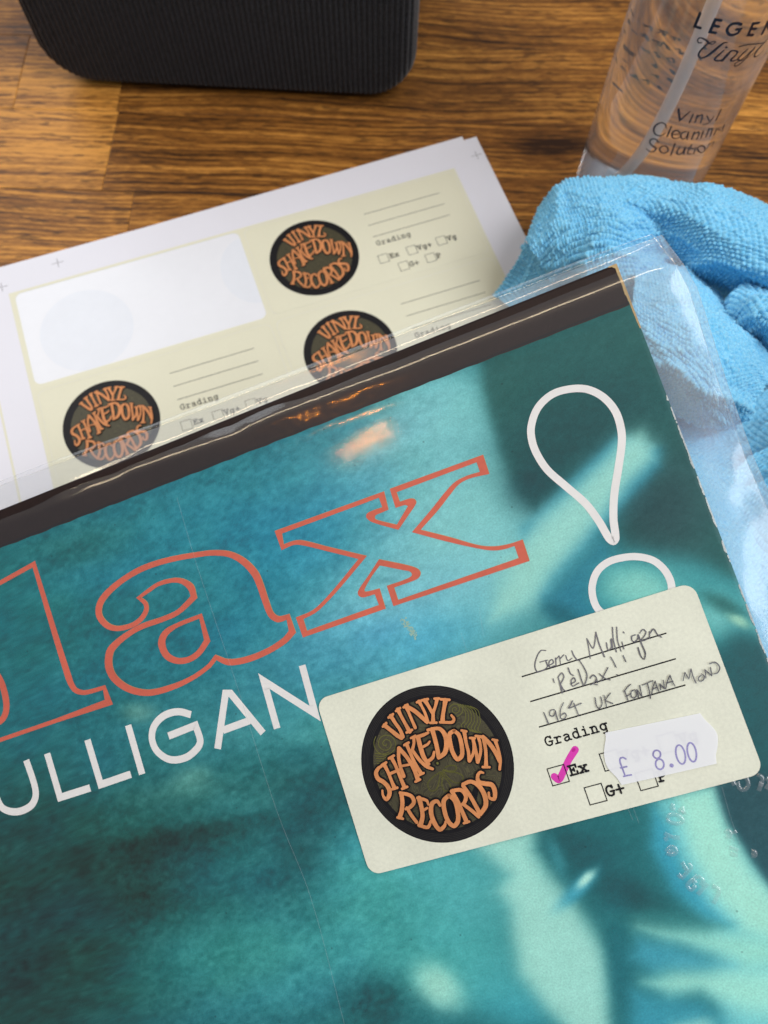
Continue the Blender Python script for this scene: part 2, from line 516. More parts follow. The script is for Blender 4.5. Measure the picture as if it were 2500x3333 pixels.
for i in range(len(rows) - 1):
    y0, y1 = rows[i], rows[i + 1]
    if i == 6:   cuts = [-420, -255, xj, 210, 470]; tones = [.03, .085, -.02, .02]
    elif i == 7: cuts = [-420, xk, tw(385, 330)[0], 260, 470]; tones = [.02, .07, .01, .0]
    elif i == 5: cuts = [-420, -120, 150, 470]; tones = [.04, -.01, .05]
    else:
        cuts = [-420]
        x = -420 + rnd.uniform(120, 330)
        while x < 400:
            cuts.append(x); x += rnd.uniform(200, 360)
        cuts.append(470); tones = [rnd.uniform(-.06, .08) for _ in cuts]
    for j in range(len(cuts) - 1):
        stave(cuts[j], cuts[j + 1], y0, y1, tones[j], 1.0 if i == 6 else 0)

# ================================================================== logo and label print, traced from the stuck-on label
LD = (1100, 2180, .3677)
LC = (1640, 1880, .5184)
SCL = 2600.08 / 205.0               # rough photograph pixels per mm on the label
def la(z, pts):                     # traced points -> label mm, width in trace units -> mm
    out = []
    for p in zt(*z, pts):
        x, y = FA.at(p[0], p[1])
        out.append((x, y) + tuple((e * z[2] / SCL * (.88 if z is LD else 1.04) if not isinstance(e, str) else e) for e in p[2:]))
    return out

DCX, DCY, DR = 25.55, -24.02, 19.55
LOGO = [
 # V I N Y L
 [(402,500,24),(432,468,26)], [(418,488,44),(470,530,40),(530,578,44),(566,600,40)], [(452,420,26),(492,390,26)], [(472,405,42),(510,465,36),(555,530,34),(578,588,40)],
 [(518,362,24),(555,335,24)], [(536,350,46),(560,400,34),(598,470,34),(638,542,44)], [(612,552,26),(660,528,26)],
 [(585,330,26),(620,305,26)], [(605,320,42),(628,370,30),(658,440,30),(688,508,34)], [(605,318,42),(680,360,42),(750,420,42),(792,462,32)], [(702,285,24),(745,268,24)], [(722,278,40),(745,320,28),(775,380,28),(798,455,34)],
 [(745,268,26),(800,256,26)], [(775,268,46),(802,312,34),(838,375,34)], [(858,252,24),(900,250,24)], [(880,258,38),(866,320,28),(845,375,34)], [(846,370,36),(846,410,34),(846,455,42)], [(820,466,24),(876,464,24)],
 [(915,258,26),(990,262,26)], [(955,268,50),(946,320,38),(934,390,38),(930,445,44)], [(908,460,26),(970,462,28),(1018,458,30),(1030,430,28),(1008,400,24)],
 # S H A K E D O W N
 [(392,848,26),(362,868,34),(342,910,42),(360,958,46),(410,990,44),(450,1035,46),(462,1090,44),(435,1140,38),(405,1110,26),(398,1062,20)],
 [(392,840,26),(432,815,26)], [(415,835,40),(448,900,34),(480,980,34),(505,1040,44)], [(482,1052,26),(530,1038,26)], [(455,780,26),(500,755,26)], [(480,775,40),(518,850,34),(558,950,34),(592,1030,44)], [(572,1048,26),(618,1030,26)], [(458,918,28),(545,880,28)],
 [(545,690,40),(542,770,34),(560,860,34),(586,935,40)], [(545,690,42),(608,760,40),(672,860,42),(712,965,44)], [(690,985,24),(732,965,24)], [(560,848,24),(648,832,24)],
 [(592,662,26),(630,640,26)], [(612,655,38),(642,725,34),(690,830,36),(738,910,42)], [(716,930,24),(762,908,24)], [(650,600,22),(690,580,26)], [(676,592,32),(676,650,28),(662,710,32)], [(662,705,34),(728,795,36),(790,850,38),(842,872,28)],
 [(712,592,44),(735,680,46),(765,770,46),(808,828,34)], [(702,590,34),(760,572,34),(803,552,24)], [(745,684,26),(800,652,26),(816,630,20)], [(790,812,32),(842,772,34),(856,722,24)],
 [(800,528,30),(840,520,30)], [(842,535,46),(866,620,42),(884,700,42),(896,765,44)], [(835,518,32),(905,518,38),(950,570,46),(966,650,50),(948,730,46),(895,772,38)],
 [(1030,535,36),(992,565,42),(998,640,42),(1018,720,42),(1060,785,42),(1100,755,42),(1098,660,42),(1072,570,40),(1032,535,36)],
 [(1098,532,24),(1140,540,24)], [(1122,545,38),(1138,640,32),(1158,720,32),(1166,800,36)], [(1168,800,34),(1200,735,28),(1205,660,26),(1195,605,26)], [(1172,598,24),(1215,600,24)], [(1200,605,28),(1222,700,30),(1240,810,36)], [(1242,810,34),(1266,720,28),(1262,650,28),(1245,590,30)], [(1222,580,24),(1268,585,24)],
 [(1268,590,26),(1310,600,26)], [(1292,604,36),(1310,700,32),(1314,780,32),(1314,845,40)], [(1285,855,24),(1345,856,24)], [(1286,590,42),(1342,645,42),(1395,722,42),(1432,805,32)], [(1372,612,24),(1412,620,24)], [(1395,622,34),(1422,700,28),(1440,790,28),(1434,875,26)],
 # R E C O R D S
 [(566,1090,42),(576,1160,42),(570,1240,44),(552,1296,46)], [(532,1300,26),(580,1310,26)], [(556,1082,32),(650,1108,38),(678,1160,40),(645,1208,36),(605,1225,26)], [(618,1216,34),(652,1275,36),(702,1342,34)],
 [(724,1130,50),(744,1210,42),(754,1290,42),(738,1360,46)], [(712,1128,34),(790,1150,30),(805,1185,22)], [(750,1242,26),(795,1216,24)], [(722,1368,34),(800,1385,34),(828,1330,26)],
 [(908,1192,30),(882,1155,34),(838,1178,44),(830,1262,46),(860,1350,46),(905,1405,42),(948,1372,32),(956,1335,20)],
 [(985,1105,38),(942,1152,44),(948,1242,44),(982,1335,44),(1030,1374,42),(1066,1330,44),(1062,1232,44),(1036,1150,42),(987,1105,38)],
 [(1012,1068,40),(1060,1150,40),(1105,1250,40),(1142,1335,44)], [(1118,1350,24),(1165,1335,24)], [(1020,1062,34),(1095,1058,38),(1136,1110,40),(1122,1168,36),(1092,1190,26)], [(1110,1180,34),(1180,1232,36),(1248,1292,34)],
 [(1112,1020,38),(1168,1100,38),(1220,1190,40),(1262,1268,44)], [(1112,1006,34),(1180,982,38),(1250,1020,44),(1300,1100,48),(1312,1190,46),(1270,1262,38)],
 [(1290,905,20),(1262,900,28),(1240,935,34),(1250,985,44),(1305,1000,44),(1365,1012,46),(1392,1070,44),(1385,1135,36),(1345,1125,26),(1338,1080,22)],
]
SWIRL = []
def spiral(cx, cy, r0, r1, turns, a0, sgn=1):
    n = int(turns * 14)
    return [(cx + (r0 + (r1 - r0) * k / n) * math.cos(a0 + sgn * 2 * math.pi * turns * k / n),
             cy + (r0 + (r1 - r0) * k / n) * math.sin(a0 + sgn * 2 * math.pi * turns * k / n)) for k in range(n + 1)]
SWIRL += [spiral(425, 655, 6, 110, 2.6, 0), spiral(1038, 350, 6, 70, 2.2, 1, -1)]
for k in range(6):
    SWIRL.append([(1060 + 22 * k, 300 + 4 * k), (1120 + 24 * k, 360), (1130 + 26 * k, 440 + 5 * k), (1090 + 30 * k, 500 + 6 * k), (1170 + 26 * k, 540 + 8 * k)])
for k in range(5):
    SWIRL.append([(330 + 4 * k, 740 + 22 * k), (400, 745 + 20 * k), (450, 730 + 14 * k)])
PETAL = [
 [(905,905),(840,950),(795,1010),(820,1070),(870,1060),(895,990),(910,905)],
 [(915,905),(925,960),(920,1020),(945,1070),(995,1060),(990,1010),(945,950),(920,905)],
 [(930,895),(980,960),(1040,1000),(1100,990),(1105,940),(1050,910),(985,905),(930,890)],
 [(935,880),(985,895),(1040,890),(1045,855),(1000,845),(950,862)],
]
def build_logo(parent, detail=True):
    d = MB()
    d.disc((DCX, DCY), DR, .012, 0, 96)
    if detail:
        for rr in (.975, .955, .935, .915, .895):
            ring = [(DCX + DR * rr * math.cos(a), DCY + DR * rr * math.sin(a)) for a in np.linspace(0, 2 * math.pi, 96, endpoint=False)]
            d.ribbon(ring, .07, .018, 1, closed=True, smooth=False)
    disc = d.build('logo_disc', [BLACK, RINGS], parent)
    s = MB(); s.disc((DCX + .1, DCY - .1), DR * .84, .045, 0, 96)
    if detail:
        for sp in SWIRL: s.ribbon(la(LD, sp), .16, .05, 1)
        for pt in PETAL: s.ribbon(la(LD, pt), .26, .05, 1); s.ribbon(la(LD, pt), .08, .07, 2)
        c = la(LD, [(882, 826)])[0]; s.disc(c, .75, .17, 2, 20); s.disc(c, .32, .175, 1, 16)
    s.build('logo_swirls', [OLIVE, OLINE, DLINE], disc)
    t = MB()
    for st in LOGO:
        t.ribbon(la(LD, [(x, y, w + 30) for x, y, w in st]), 1, .20, 0)
    # dark counters of the closed letters
    for cx, cy, rx, ry, an in ((905,640,26,95,.1),(1047,660,20,85,.12),(618,1150,28,45,0),(1003,1240,28,95,.15),(1080,1120,22,45,.3),(1210,1110,26,85,.4),(560,770,18,40,0),(620,480,1,1,0)):
        c = la(LD, [(cx, cy)])[0]; k = LD[2] / SCL
        t.disc(c, rx * k, .1, 0, 20, ry * k, -.12 - an)
    t.zz = 0
    for st in LOGO:
        t.ribbon(la(LD, st), 1, .52, 1)
    t.build('logo_lettering', [BLACK, ORANGE], disc)
    return disc

# typewriter glyphs in a unit cell: x 0..1 advance, y 0 baseline .. 1 cap height
GL = {
 'G': [[(.82,.78),(.62,.97),(.38,.97),(.16,.75),(.13,.45),(.25,.12),(.5,.0),(.8,.1),(.83,.4,'c')], [(.55,.42),(.95,.42)], [(.82,.98),(.82,.75)]],
 'r': [[(.15,.68),(.38,.68,'c'),(.38,.0)], [(.12,.0),(.72,.0)], [(.38,.45),(.55,.65),(.72,.68),(.88,.6)]],
 'a': [[(.2,.62),(.45,.7),(.7,.6),(.72,.4,'c'),(.72,.08),(.92,.0)], [(.72,.38),(.4,.38),(.18,.2),(.3,.0),(.55,.02),(.72,.15)]],
 'd': [[(.55,1.02),(.75,1.02,'c'),(.75,.0,'c'),(.95,.0)], [(.75,.5),(.5,.7),(.22,.58),(.15,.33),(.25,.08),(.5,-.02),(.75,.15)]],
 'i': [[(.25,.68),(.5,.68,'c'),(.5,.0)], [(.15,.0),(.85,.0)], [(.47,.98),(.5,.93)]],
 'n': [[(.08,.68),(.25,.68,'c'),(.25,.0)], [(.08,.0),(.42,.0)], [(.25,.5),(.45,.7),(.68,.65),(.75,.45,'c'),(.75,.0)], [(.6,.0),(.92,.0)]],
 'g': [[(.92,.68),(.74,.68,'c'),(.74,-.1),(.6,-.3),(.3,-.3)], [(.74,.5),(.5,.7),(.22,.58),(.15,.35),(.25,.12),(.5,.02),(.74,.2)]],
 'E': [[(.1,.97),(.88,.97,'c'),(.88,.72)], [(.28,.97),(.28,.02)], [(.1,.02),(.9,.02,'c'),(.9,.3)], [(.28,.52),(.62,.52)], [(.62,.65),(.62,.38)]],
 'x': [[(.2,.66),(.8,.02)], [(.8,.66),(.2,.02)], [(.08,.66),(.36,.66)], [(.64,.66),(.92,.66)], [(.05,.02),(.38,.02)], [(.62,.02),(.95,.02)]],
 'V': [[(.15,.97),(.5,.0,'c'),(.85,.97)], [(.0,.97),(.35,.97)], [(.65,.97),(1.0,.97)]],
 'P': [[(.1,.97),(.6,.97),(.85,.85),(.85,.6),(.6,.45),(.28,.45)], [(.28,.97),(.28,.02)], [(.1,.02),(.55,.02)]],
 '+': [[(.1,.42),(.9,.42)], [(.5,.85),(.5,.0)]],
}
def typed(mb, txt, x, y, adv, cap, w, z, mi=0):
    for i, ch in enumerate(txt):
        for st in GL.get(ch, []):
            mb.ribbon([(x + i * adv + p[0] * adv * .92, y + p[1] * cap) + tuple(p[2:]) for p in st], w, z, mi)

BOXES = {'Ex': (51.75, 32.5), 'G+': (58.8, 39.05), 'P': (71.3, 38.85), 'Vg+': (64.9, 32.4), 'Vg': (78.9, 32.0)}
def build_form(parent, inks):
    """ruled lines, the word Grading and the five tick boxes"""
    a = MB()
    for v in (9.6, 15.95, 22.4):
        a.ribbon([(53.2, -v), (89.35, -v)], .33, .03, 0, cap='flat')
    a.build('ruled_lines', inks, parent)
    b = MB()
    for k, (u, v) in BOXES.items():
        s = 4.2
        b.ribbon([(u, -v, 'c'), (u + s, -v, 'c'), (u + s, -v - s, 'c'), (u, -v - s, 'c')], .24, .06, 0, closed=True)
    b.build('tick_boxes', inks, parent)
    t = MB()
    typed(t, 'Grading', 53.3, -27.3, 2.28, 2.15, .40, .03)
    typed(t, 'Ex', 56.5, -35.5, 2.5, 2.35, .48, .03)
    typed(t, 'G+', 63.35, -42.4, 2.35, 2.35, .46, .03)
    typed(t, 'P', 75.9, -42.2, 2.35, 2.35, .46, .03)
    typed(t, 'Vg+', 69.5, -35.5, 2.35, 2.35, .46, .03)
    typed(t, 'Vg', 83.5, -35.2, 2.35, 2.35, .46, .03)
    t.build('typed_words', inks, parent)

# ================================================================== label sheets on the worktop
def sheet_slab(parent, x0, y0, x1, y1, z0, z1, name='backing_sheet'):
    b = MB()
    nx, ny = 30, 20
    slab(b, [(x0, y0), (x1, y0), (x1, y1), (x0, y1)], z0, z1)
    return b.build(name, PAPER, parent)
SX0, SX1, SY1, SY0 = -117.4, 116.85, 14.9, -262.0
PITCH, GAP = 49.25, 2.3
def sheet_frame(dx, dy, rot, dz):
    return FB.mat() @ Matrix.Translation((dx * MM, dy * MM, dz * MM)) @ Matrix.Rotation(rot, 4, 'Z')
def crop(mb, x, y, s=2.6):
    mb.ribbon([(x - s, y), (x + s, y)], .22, .02, 0, cap='flat')
    mb.ribbon([(x, y - s * .9), (x, y + s * .9)], .22, .02, 0, cap='flat')
def cream_edge(parent):
    m = MB()
    m.poly([[(SX0 - .0, SY0), (SX0 + .9, SY0), (SX0 + .9, -40), (SX0, -40)]], .02)
    m.build('printed_margin_line', CREAM_SHEET, parent)

sh = thing('label_sheet', 'top sheet of cream record labels with one label peeled away', 'label sheet', sheet_frame(0, 0, 0, 0), group='label sheets stacked on the worktop')
sheet_slab(sh, SX0, SY0, SX1, SY1, -.12, 0)
cream_edge(sh)
for x, y in ((113.0, 4.86), (-80.6, 9.9), (-105.75, 5.54)):
    cm = MB(); crop(cm, x, y); cm.build('crop_mark', CROP, sh)
# waste matrix round the labels: cream strips with a hole for every label
m = MB()
cells = [(c, r) for r in range(5) for c in (0, 1)]
def cell(c, r):
    return (-(LW + GAP) if c == 0 else 0.0), -r * PITCH
loops = [[(-103.6, -251), (100.6, -251), (100.6, 1.2), (-103.6, 1.2)]]
for c, r in cells:
    x, y = cell(c, r)
    loops.append(rrect(x + .04, y - LH + .04, x + LW - .04, y - .04, 3.0)[::-1])
m.poly(loops, .09)
m.build('label_surround', CREAM_SHEET, sh)
bk = MB(); x, y = cell(0, 0)
bk.poly([rrect(x - .3, y - LH - .3, x + LW + .3, y + .3, 3.0)], .015)
bk.build('bare_backing', BACKING, sh)
g = MB(); g.disc((x + DCX, y + DCY - 3), DR, .03, 0, 64); 
gx = x + LW + 1.0
arc = [(gx - 14 * math.sin(a) ** 1.0, y - 21 + 17.5 * math.cos(a)) for a in np.linspace(.0, math.pi, 24)]
g.build('show_through_disc', GHOST, sh); g = MB()
g.poly([[(min(px_, gx - .8), py_) for px_, py_ in arc]], .03)
g.build('show_through_disc', GHOST, sh)
for c, r in cells:
    if (c, r) == (0, 0): continue
    x, y = cell(c, r)
    lb = MB(); slab(lb, rrect(.12, -LH + .12, LW - .12, -.12, 3.0), .0, .10)
    lo = lb.build('label', CREAM_SHEET, sh)
    lo.location = (x * MM, y * MM, .0)
    if r < 3:
        f = MB()
        for v in (9.6, 15.95, 22.4): f.ribbon([(53.2, -v), (89.35, -v)], .24, .13, 0, cap='flat')
        for k, (u, v) in BOXES.items():
            s_ = 4.2
            f.ribbon([(u, -v, 'c'), (u + s_, -v, 'c'), (u + s_, -v - s_, 'c'), (u, -v - s_, 'c')], .2, .13, 0, closed=True)
        for t_, u, v in (('Grading', 53.3, 27.3), ('Ex', 56.5, 35.5), ('G+', 63.35, 42.4), ('P', 75.9, 42.2), ('Vg+', 69.5, 35.5), ('Vg', 83.5, 35.2)):
            typed(f, t_, u, -v, 2.32, 2.25, .34, .13)
        f.build('grading_form', BLACK, lo)
        # the round logo: disc and lettering in one print
        d = MB()
        d.disc((DCX, DCY), DR, .13, 0, 96); d.disc((DCX + .1, DCY - .1), DR * .84, .15, 1, 96)
        for st in LOGO: d.ribbon(la(LD, [(a, b, w + 30) for a, b, w in st]), 1, .17, 0)
        d.zz = 0
        for st in LOGO: d.ribbon(la(LD, [(a, b, w) for a, b, w in st]), 1, .50, 2)
        d.build('round_logo', [BLACK, OLIVE, ORANGE], lo)

u1 = thing('label_sheet', 'label sheet lying second in the stack, its edge showing at the left', 'label sheet', sheet_frame(-1.5, 1.3, math.radians(.55), -.16), group='label sheets stacked on the worktop')
sheet_slab(u1, SX0 - 9, SY0, SX1 - 4.5, SY1, -.12, 0)
u2 = thing('label_sheet', 'bottom label sheet of the stack, a sliver of it showing along the far edge', 'label sheet', sheet_frame(-3.5, .2, math.radians(-.15), -.32), group='label sheets stacked on the worktop')
sheet_slab(u2, SX0 - 24, SY0, SX1 - 18, SY1 + .8, -.12, 0)

# ================================================================== record sleeve
SU1, SV1 = 108.8, 79.9                # its top right corner on the label plane
CH = -.42                             # height of the printed front relative to the label plane
PAINT = []
def P(c, feather, pts, op=1.0): PAINT.append(('p', c, feather, pts, op))
def EL(c, cx, cy, rx, ry, ang=0, op=1.0, soft=1.0): PAINT.append(('e', c, soft, (cx, cy, rx, ry, ang), op))
TEAL = (36, 112, 118)
EL((26, 100, 96), 60, 1950, 420, 260, .2, .6); EL((38, 128, 146), 500, 1750, 480, 150, -.35, .8)
EL((34, 96, 92), 250, 1780, 180, 80, -.3, .5)
EL((34, 130, 156), 1050, 1800, 420, 330, -.3, .85); EL((34, 124, 142), 760, 2050, 300, 200, -.3, .5)
EL((30, 110, 120), 380, 2150, 360, 180, -.3, .6)
EL((58, 146, 160), 1150, 1500, 330, 110, -.35, .6); EL((110, 178, 182), 1430, 1330, 200, 160, 0, .9)
EL((122, 184, 182), 1520, 1750, 330, 420, .25, .98); EL((112, 176, 186), 1300, 1980, 320, 190, -.3, .85)
EL((86, 164, 188), 1150, 2130, 300, 110, -.25, .8); EL((60, 150, 172), 1420, 2090, 200, 90, -.3, .5)
EL((72, 148, 152), 760, 2360, 260, 90, -.2, .6); EL((70, 150, 150), 1080, 2360, 240, 120, -.1, .7)
EL((50, 128, 136), 900, 2230, 340, 110, -.3, .6)
EL((126, 170, 150), 450, 2320, 60, 34, 0, .5); EL((116, 176, 166), 620, 2545, 70, 46, -.3, .8); EL((96, 162, 156), 560, 2590, 180, 40, -.1, .5)
EL((34, 98, 92), 700, 2650, 700, 120, -.08, .6); EL((60, 140, 138), 820, 2620, 200, 40, -.15, .6)
EL((24, 82, 80), 300, 3000, 520, 420, 0, .8); EL((24, 60, 56), 60, 3150, 340, 400, 0, .8); EL((26, 66, 62), 60, 2750, 240, 240, 0, .5)
EL((18, 58, 56), 480, 2770, 250, 50, -.12, .85); EL((30, 66, 62), 420, 2850, 190, 80, -.1, .7); EL((24, 66, 62), 620, 2720, 190, 34, -.15, .8)
EL((26, 62, 60), 400, 2930, 150, 50, 0, .6); EL((38, 110, 104), 760, 2780, 90, 60, 0, .5)
EL((28, 86, 88), 1020, 2620, 150, 150, .4, .85); EL((28, 84, 86), 1000, 2760, 90, 120, .4, .8); EL((24, 84, 88), 900, 2940, 120, 80, -.4, .6)
EL((62, 152, 154), 1210, 2830, 170, 160, .3, .85); EL((60, 148, 156), 1150, 3060, 300, 120, -.5, .8); EL((70, 160, 160), 1380, 2800, 200, 130, 0, .8)
EL((48, 136, 134), 760, 3100, 330, 130, -.3, .7); EL((56, 144, 150), 880, 3240, 240, 70, -.4, .6); EL((24, 92, 94), 1000, 2980, 90, 50, 0, .5)
EL((46, 138, 142), 1450, 3060, 190, 130, 0, .7); EL((36, 118, 120), 1350, 2980, 120, 70, 0, .6)
EL((24, 84, 88), 1220, 3270, 110, 90, .2, .85); EL((150, 204, 190), 1430, 3210, 90, 60, .7, .9); EL((60, 160, 176), 1640, 3240, 190, 90, .6, .7)
EL((84, 170, 168), 1500, 2900, 220, 160, .3, .75); EL((76, 166, 164), 1480, 3120, 240, 140, .4, .75); EL((64, 154, 152), 1200, 3000, 260, 150, -.4, .6); EL((52, 140, 140), 820, 3080, 260, 120, -.4, .4); EL((150, 204, 190), 1430, 3210, 80, 56, .7, .8)
# far right of the picture: dark backdrop with a raised finger
P((34, 92, 90), 26, [(1560,1000),(1568,1240),(1590,1350),(1625,1470),(1680,1590),(1742,1672),(1850,1570),(1980,1450),(2100,1480),(2130,1640),(2020,1720),(2050,1765),(2220,1790),(2420,1900),(2700,2000),(2400,900)])
EL((30, 76, 80), 1900, 1400, 260, 150, -.5, .7); EL((24, 66, 72), 1740, 1590, 90, 90, 0, .6)
EL((44, 84, 86), 2200, 1650, 150, 220, .3, .8); EL((36, 70, 74), 2120, 1660, 120, 110, 0, .6)
P((30, 122, 150), 22, [(1700,1720),(2010,1420),(2150,1460),(2148,1520),(2020,1650),(1930,1760),(1800,1900),(1770,1960),(1650,1900)], .9)
P((138, 192, 182), 34, [(1640,1820),(1745,1690),(1870,1580),(1975,1480),(2030,1415),(2090,1405),(2130,1450),(2130,1500),(2060,1570),(1980,1670),(1900,1770),(1800,1880),(1760,1960),(1600,2020)])
P((38, 118, 138), 34, [(1775,1950),(1850,1860),(1960,1760),(2020,1830),(1960,1860),(1930,1930),(2000,2020),(1870,2030),(1800,2000)], .95)
EL((26, 96, 108), 1830, 2000, 70, 30, .4, .8)
P((72, 158, 160), 40, [(1960,1840),(2080,1800),(2250,1830),(2450,1920),(2500,2060),(2350,2100),(2000,2050),(1930,1950)], .8)
EL((124, 188, 176), 2080, 1910, 110, 60, .2, .9); EL((120, 186, 180), 2330, 2010, 70, 60, 0, .6)
EL((36, 98, 94), 2360, 1975, 80, 28, .5, .8); EL((150, 196, 170), 2405, 2025, 38, 16, .5, .9); EL((30, 84, 86), 2440, 2130, 90, 60, .6, .8)
P((28, 88, 92), 30, [(2310,2120),(2400,2120),(2700,2150),(2700,2900),(2520,2900),(2440,2500),(2380,2300)], .95)
# lower right: chin, dark fold and fingers
P((34, 108, 112), 30, [(1740,2640),(1950,2600),(2160,2560),(2130,2760),(2200,2900),(2370,3020),(2250,3060),(2050,3120),(2010,3360),(1960,3360),(1800,2900)])
P((146, 200, 188), 34, [(1540,2750),(1620,2700),(1745,2700),(1742,2770),(1775,2830),(1850,2910),(1930,3030),(1985,3120),(2002,3210),(1985,3400),(1880,3400),(1780,3290),(1690,3170),(1670,3060),(1660,2960),(1625,2900),(1650,2850),(1600,2800)])
EL((28, 84, 88), 1860, 2760, 90, 60, .4, .8); EL((66, 150, 158), 1815, 2800, 22, 66, -.35, .7); EL((28, 92, 98), 1930, 2800, 110, 110, 0, .7); EL((30, 78, 82), 2060, 2930, 130, 60, .5, .8)
EL((28, 104, 112), 2020, 3150, 50, 220, -.05, .9)
PAINT.append(('e', (58, 150, 170), 1.0, (1880, 2895, 80, 26, -.75), .9)); EL((168, 214, 200), 1905, 2865, 38, 15, -.75, .95)
P((110, 188, 190), 40, [(2130,2600),(2330,2560),(2390,2720),(2520,2900),(2700,3050),(2700,3400),(2350,3400),(2330,3050),(2250,2900),(2170,2750)])
P((152, 208, 192), 32, [(2200,2590),(2325,2560),(2370,2690),(2450,2830),(2600,2980),(2600,3100),(2420,3030),(2330,2930),(2250,2780)])
P((52, 152, 176), 26, [(2130,2640),(2180,2700),(2220,2830),(2310,2950),(2380,3020),(2300,3000),(2190,2900),(2120,2760)], .8)
P((40, 82, 90), 16, [(2325,2555),(2420,2520),(2560,2500),(2700,2900),(2560,2960),(2440,2790),(2370,2680)])
P((40, 116, 118), 26, [(1990,2985),(2120,2960),(2250,2985),(2370,3020),(2300,3035),(2130,3010)], .9)
P((140, 202, 188), 34, [(2080,3020),(2200,3030),(2340,3035),(2600,3080),(2600,3140),(2420,3150),(2280,3100),(2150,3060)])
P((62, 150, 168), 34, [(2080,3060),(2200,3080),(2320,3120),(2390,3150),(2280,3175),(2130,3170),(2060,3120)], .95)
P((146, 206, 192), 34, [(2100,3200),(2200,3170),(2340,3160),(2600,3170),(2600,3330),(2420,3290),(2280,3230),(2180,3250)])
P((56, 146, 164), 34, [(2060,3230),(2180,3250),(2290,3270),(2360,3330),(2300,3400),(2050,3400)], .9)
P((140, 200, 190), 24, [(2190,3345),(2290,3325),(2420,3400),(2200,3420)])

def sd_poly(px, py, poly):
    """signed distance to a polygon, negative inside"""
    d = np.full(px.shape, 1e18); s = np.ones(px.shape)
    n = len(poly)
    for i in range(n):
        ax, ay = poly[i]; bx, by = poly[i - 1]
        ex, ey = bx - ax, by - ay; wx, wy = px - ax, py - ay
        t = np.clip((wx * ex + wy * ey) / (ex * ex + ey * ey), 0, 1)
        d = np.minimum(d, (wx - ex * t) ** 2 + (wy - ey * t) ** 2)
        c1 = py >= ay; c2 = py < by; c3 = ex * wy > ey * wx
        fl = (c1 & c2 & c3) | (~c1 & ~c2 & ~c3)
        s = np.where(fl, -s, s)
    return s * np.sqrt(d)

nu, nv = 440, 440
uu = np.concatenate([np.linspace(SU1 - 315, -72, 60)[:-1], np.linspace(-72, SU1, nu - 59)])
vv = np.concatenate([np.linspace(SV1 - 315, -95, 60)[:-1], np.linspace(-95, SV1, nv - 59)])
U, V = np.meshgrid(uu, vv)
Pw = FA.o[None, None] + U[..., None] * FA.x + V[..., None] * FA.y
Pc = (Pw - CAM) @ W3                # world -> camera axes
zc = np.maximum(Pc[..., 2], 40)
PX = 1250 + FPX * Pc[..., 0] / zc
PY = 1666.5 + FPX * Pc[..., 1] / zc
wxn = (fbm(U / 9, V / 9, 3) - .5) * 34 + (fbm(U / 2.5, V / 2.5, 9) - .5) * 14
wyn = (fbm(U / 9, V / 9, 13) - .5) * 34 + (fbm(U / 2.5, V / 2.5, 19) - .5) * 14
colr = np.zeros(U.shape + (3,)) + np.array(TEAL, float)
for kind, c, f, g_, op in PAINT:
    c = np.array(c, float)
    if kind == 'e':
        cx, cy, rx, ry, an = g_
        big = 1.0 if rx > 100 else .4
        dx, dy = PX + wxn * big - cx, PY + wyn * big - cy
        ex = (dx * math.cos(an) + dy * math.sin(an)) / rx; ey = (-dx * math.sin(an) + dy * math.cos(an)) / ry
        a = np.exp(-(ex * ex + ey * ey) ** 1.3 * .9) * op
    else:
        d = sd_poly(PX + wxn * .25, PY + wyn * .25, g_)
        a = 1 / (1 + np.exp(np.clip(d / (f * .45), -40, 40))) * op
    colr = colr * (1 - a[..., None]) + c * a[..., None]
# grain of the halftone print: cloudy, streaked along the cover
left = np.clip((1750 - PX) / 500, .25, 1)
nz = (fbm(U / 9, V / 4, 31, 5) - .5) * 22 + (fbm(U / 2.0, V / 1.2, 37, 3) - .5) * 28
colr = colr + (nz * left)[..., None] * np.array([.8, 1.0, .95])
nz2 = (fbm(U / 22, V / 12, 41, 4) - .5) * 13 * left
colr = colr + nz2[..., None] * np.array([-.2, -.1, 1.0])
fine = (fbm(U / .9, V / .7, 51, 2) - .5) * 16 * (.35 + .65 * left)
colr = colr + fine[..., None]
COVER_LIN = lin(np.clip(colr, 4, 250))
TOPM = V > SV1 - 6.0
COVER_LIN = COVER_LIN * (np.clip(COVER_LIN.mean(-1, keepdims=True) / .22, .05, 1.6) ** .12)

def mat_cover():
    q = N('printed_cover'); q.set(Roughness=.42)
    q.b.inputs['Specular IOR Level'].default_value = .15
    at = q.n('ShaderNodeAttribute', attribute_name='print')
    tc = q.n('ShaderNodeTexCoord')
    nz = q.n('ShaderNodeTexNoise', ins={'Scale': 2200.0, 'Detail': 2.0}); q.l(tc, 'Object', nz, 'Vector')
    mr = q.n('ShaderNodeMapRange', ins={'From Min': .3, 'From Max': .7, 'To Min': .90, 'To Max': 1.10}); q.l(nz, 'Fac', mr, 'Value')
    sp = q.n('ShaderNodeTexVoronoi', ins={'Scale': 170.0}); q.l(tc, 'Object', sp, 'Vector')
    sr = q.n('ShaderNodeMapRange', ins={'From Min': .03, 'From Max': .06, 'To Min': .6, 'To Max': 1.0}); q.l(sp, 'Distance', sr, 'Value')
    mu = q.n('ShaderNodeMath', operation='MULTIPLY'); q.l(mr, 0, mu, 0); q.l(sr, 0, mu, 1)
    mx = q.n('ShaderNodeMix', data_type='RGBA', blend_type='MULTIPLY', ins={'Factor': 1.0})
    q.l(at, 'Color', mx, 6); q.l(mu, 0, mx, 7); q.l(mx, 2, q.b, 'Base Color')
    bp = q.n('ShaderNodeBump', ins={'Strength': .06, 'Distance': .00005}); q.l(nz, 'Fac', bp, 'Height'); q.l(bp, 'Normal', q.b, 'Normal')
    return q.m
COVER = mat_cover()

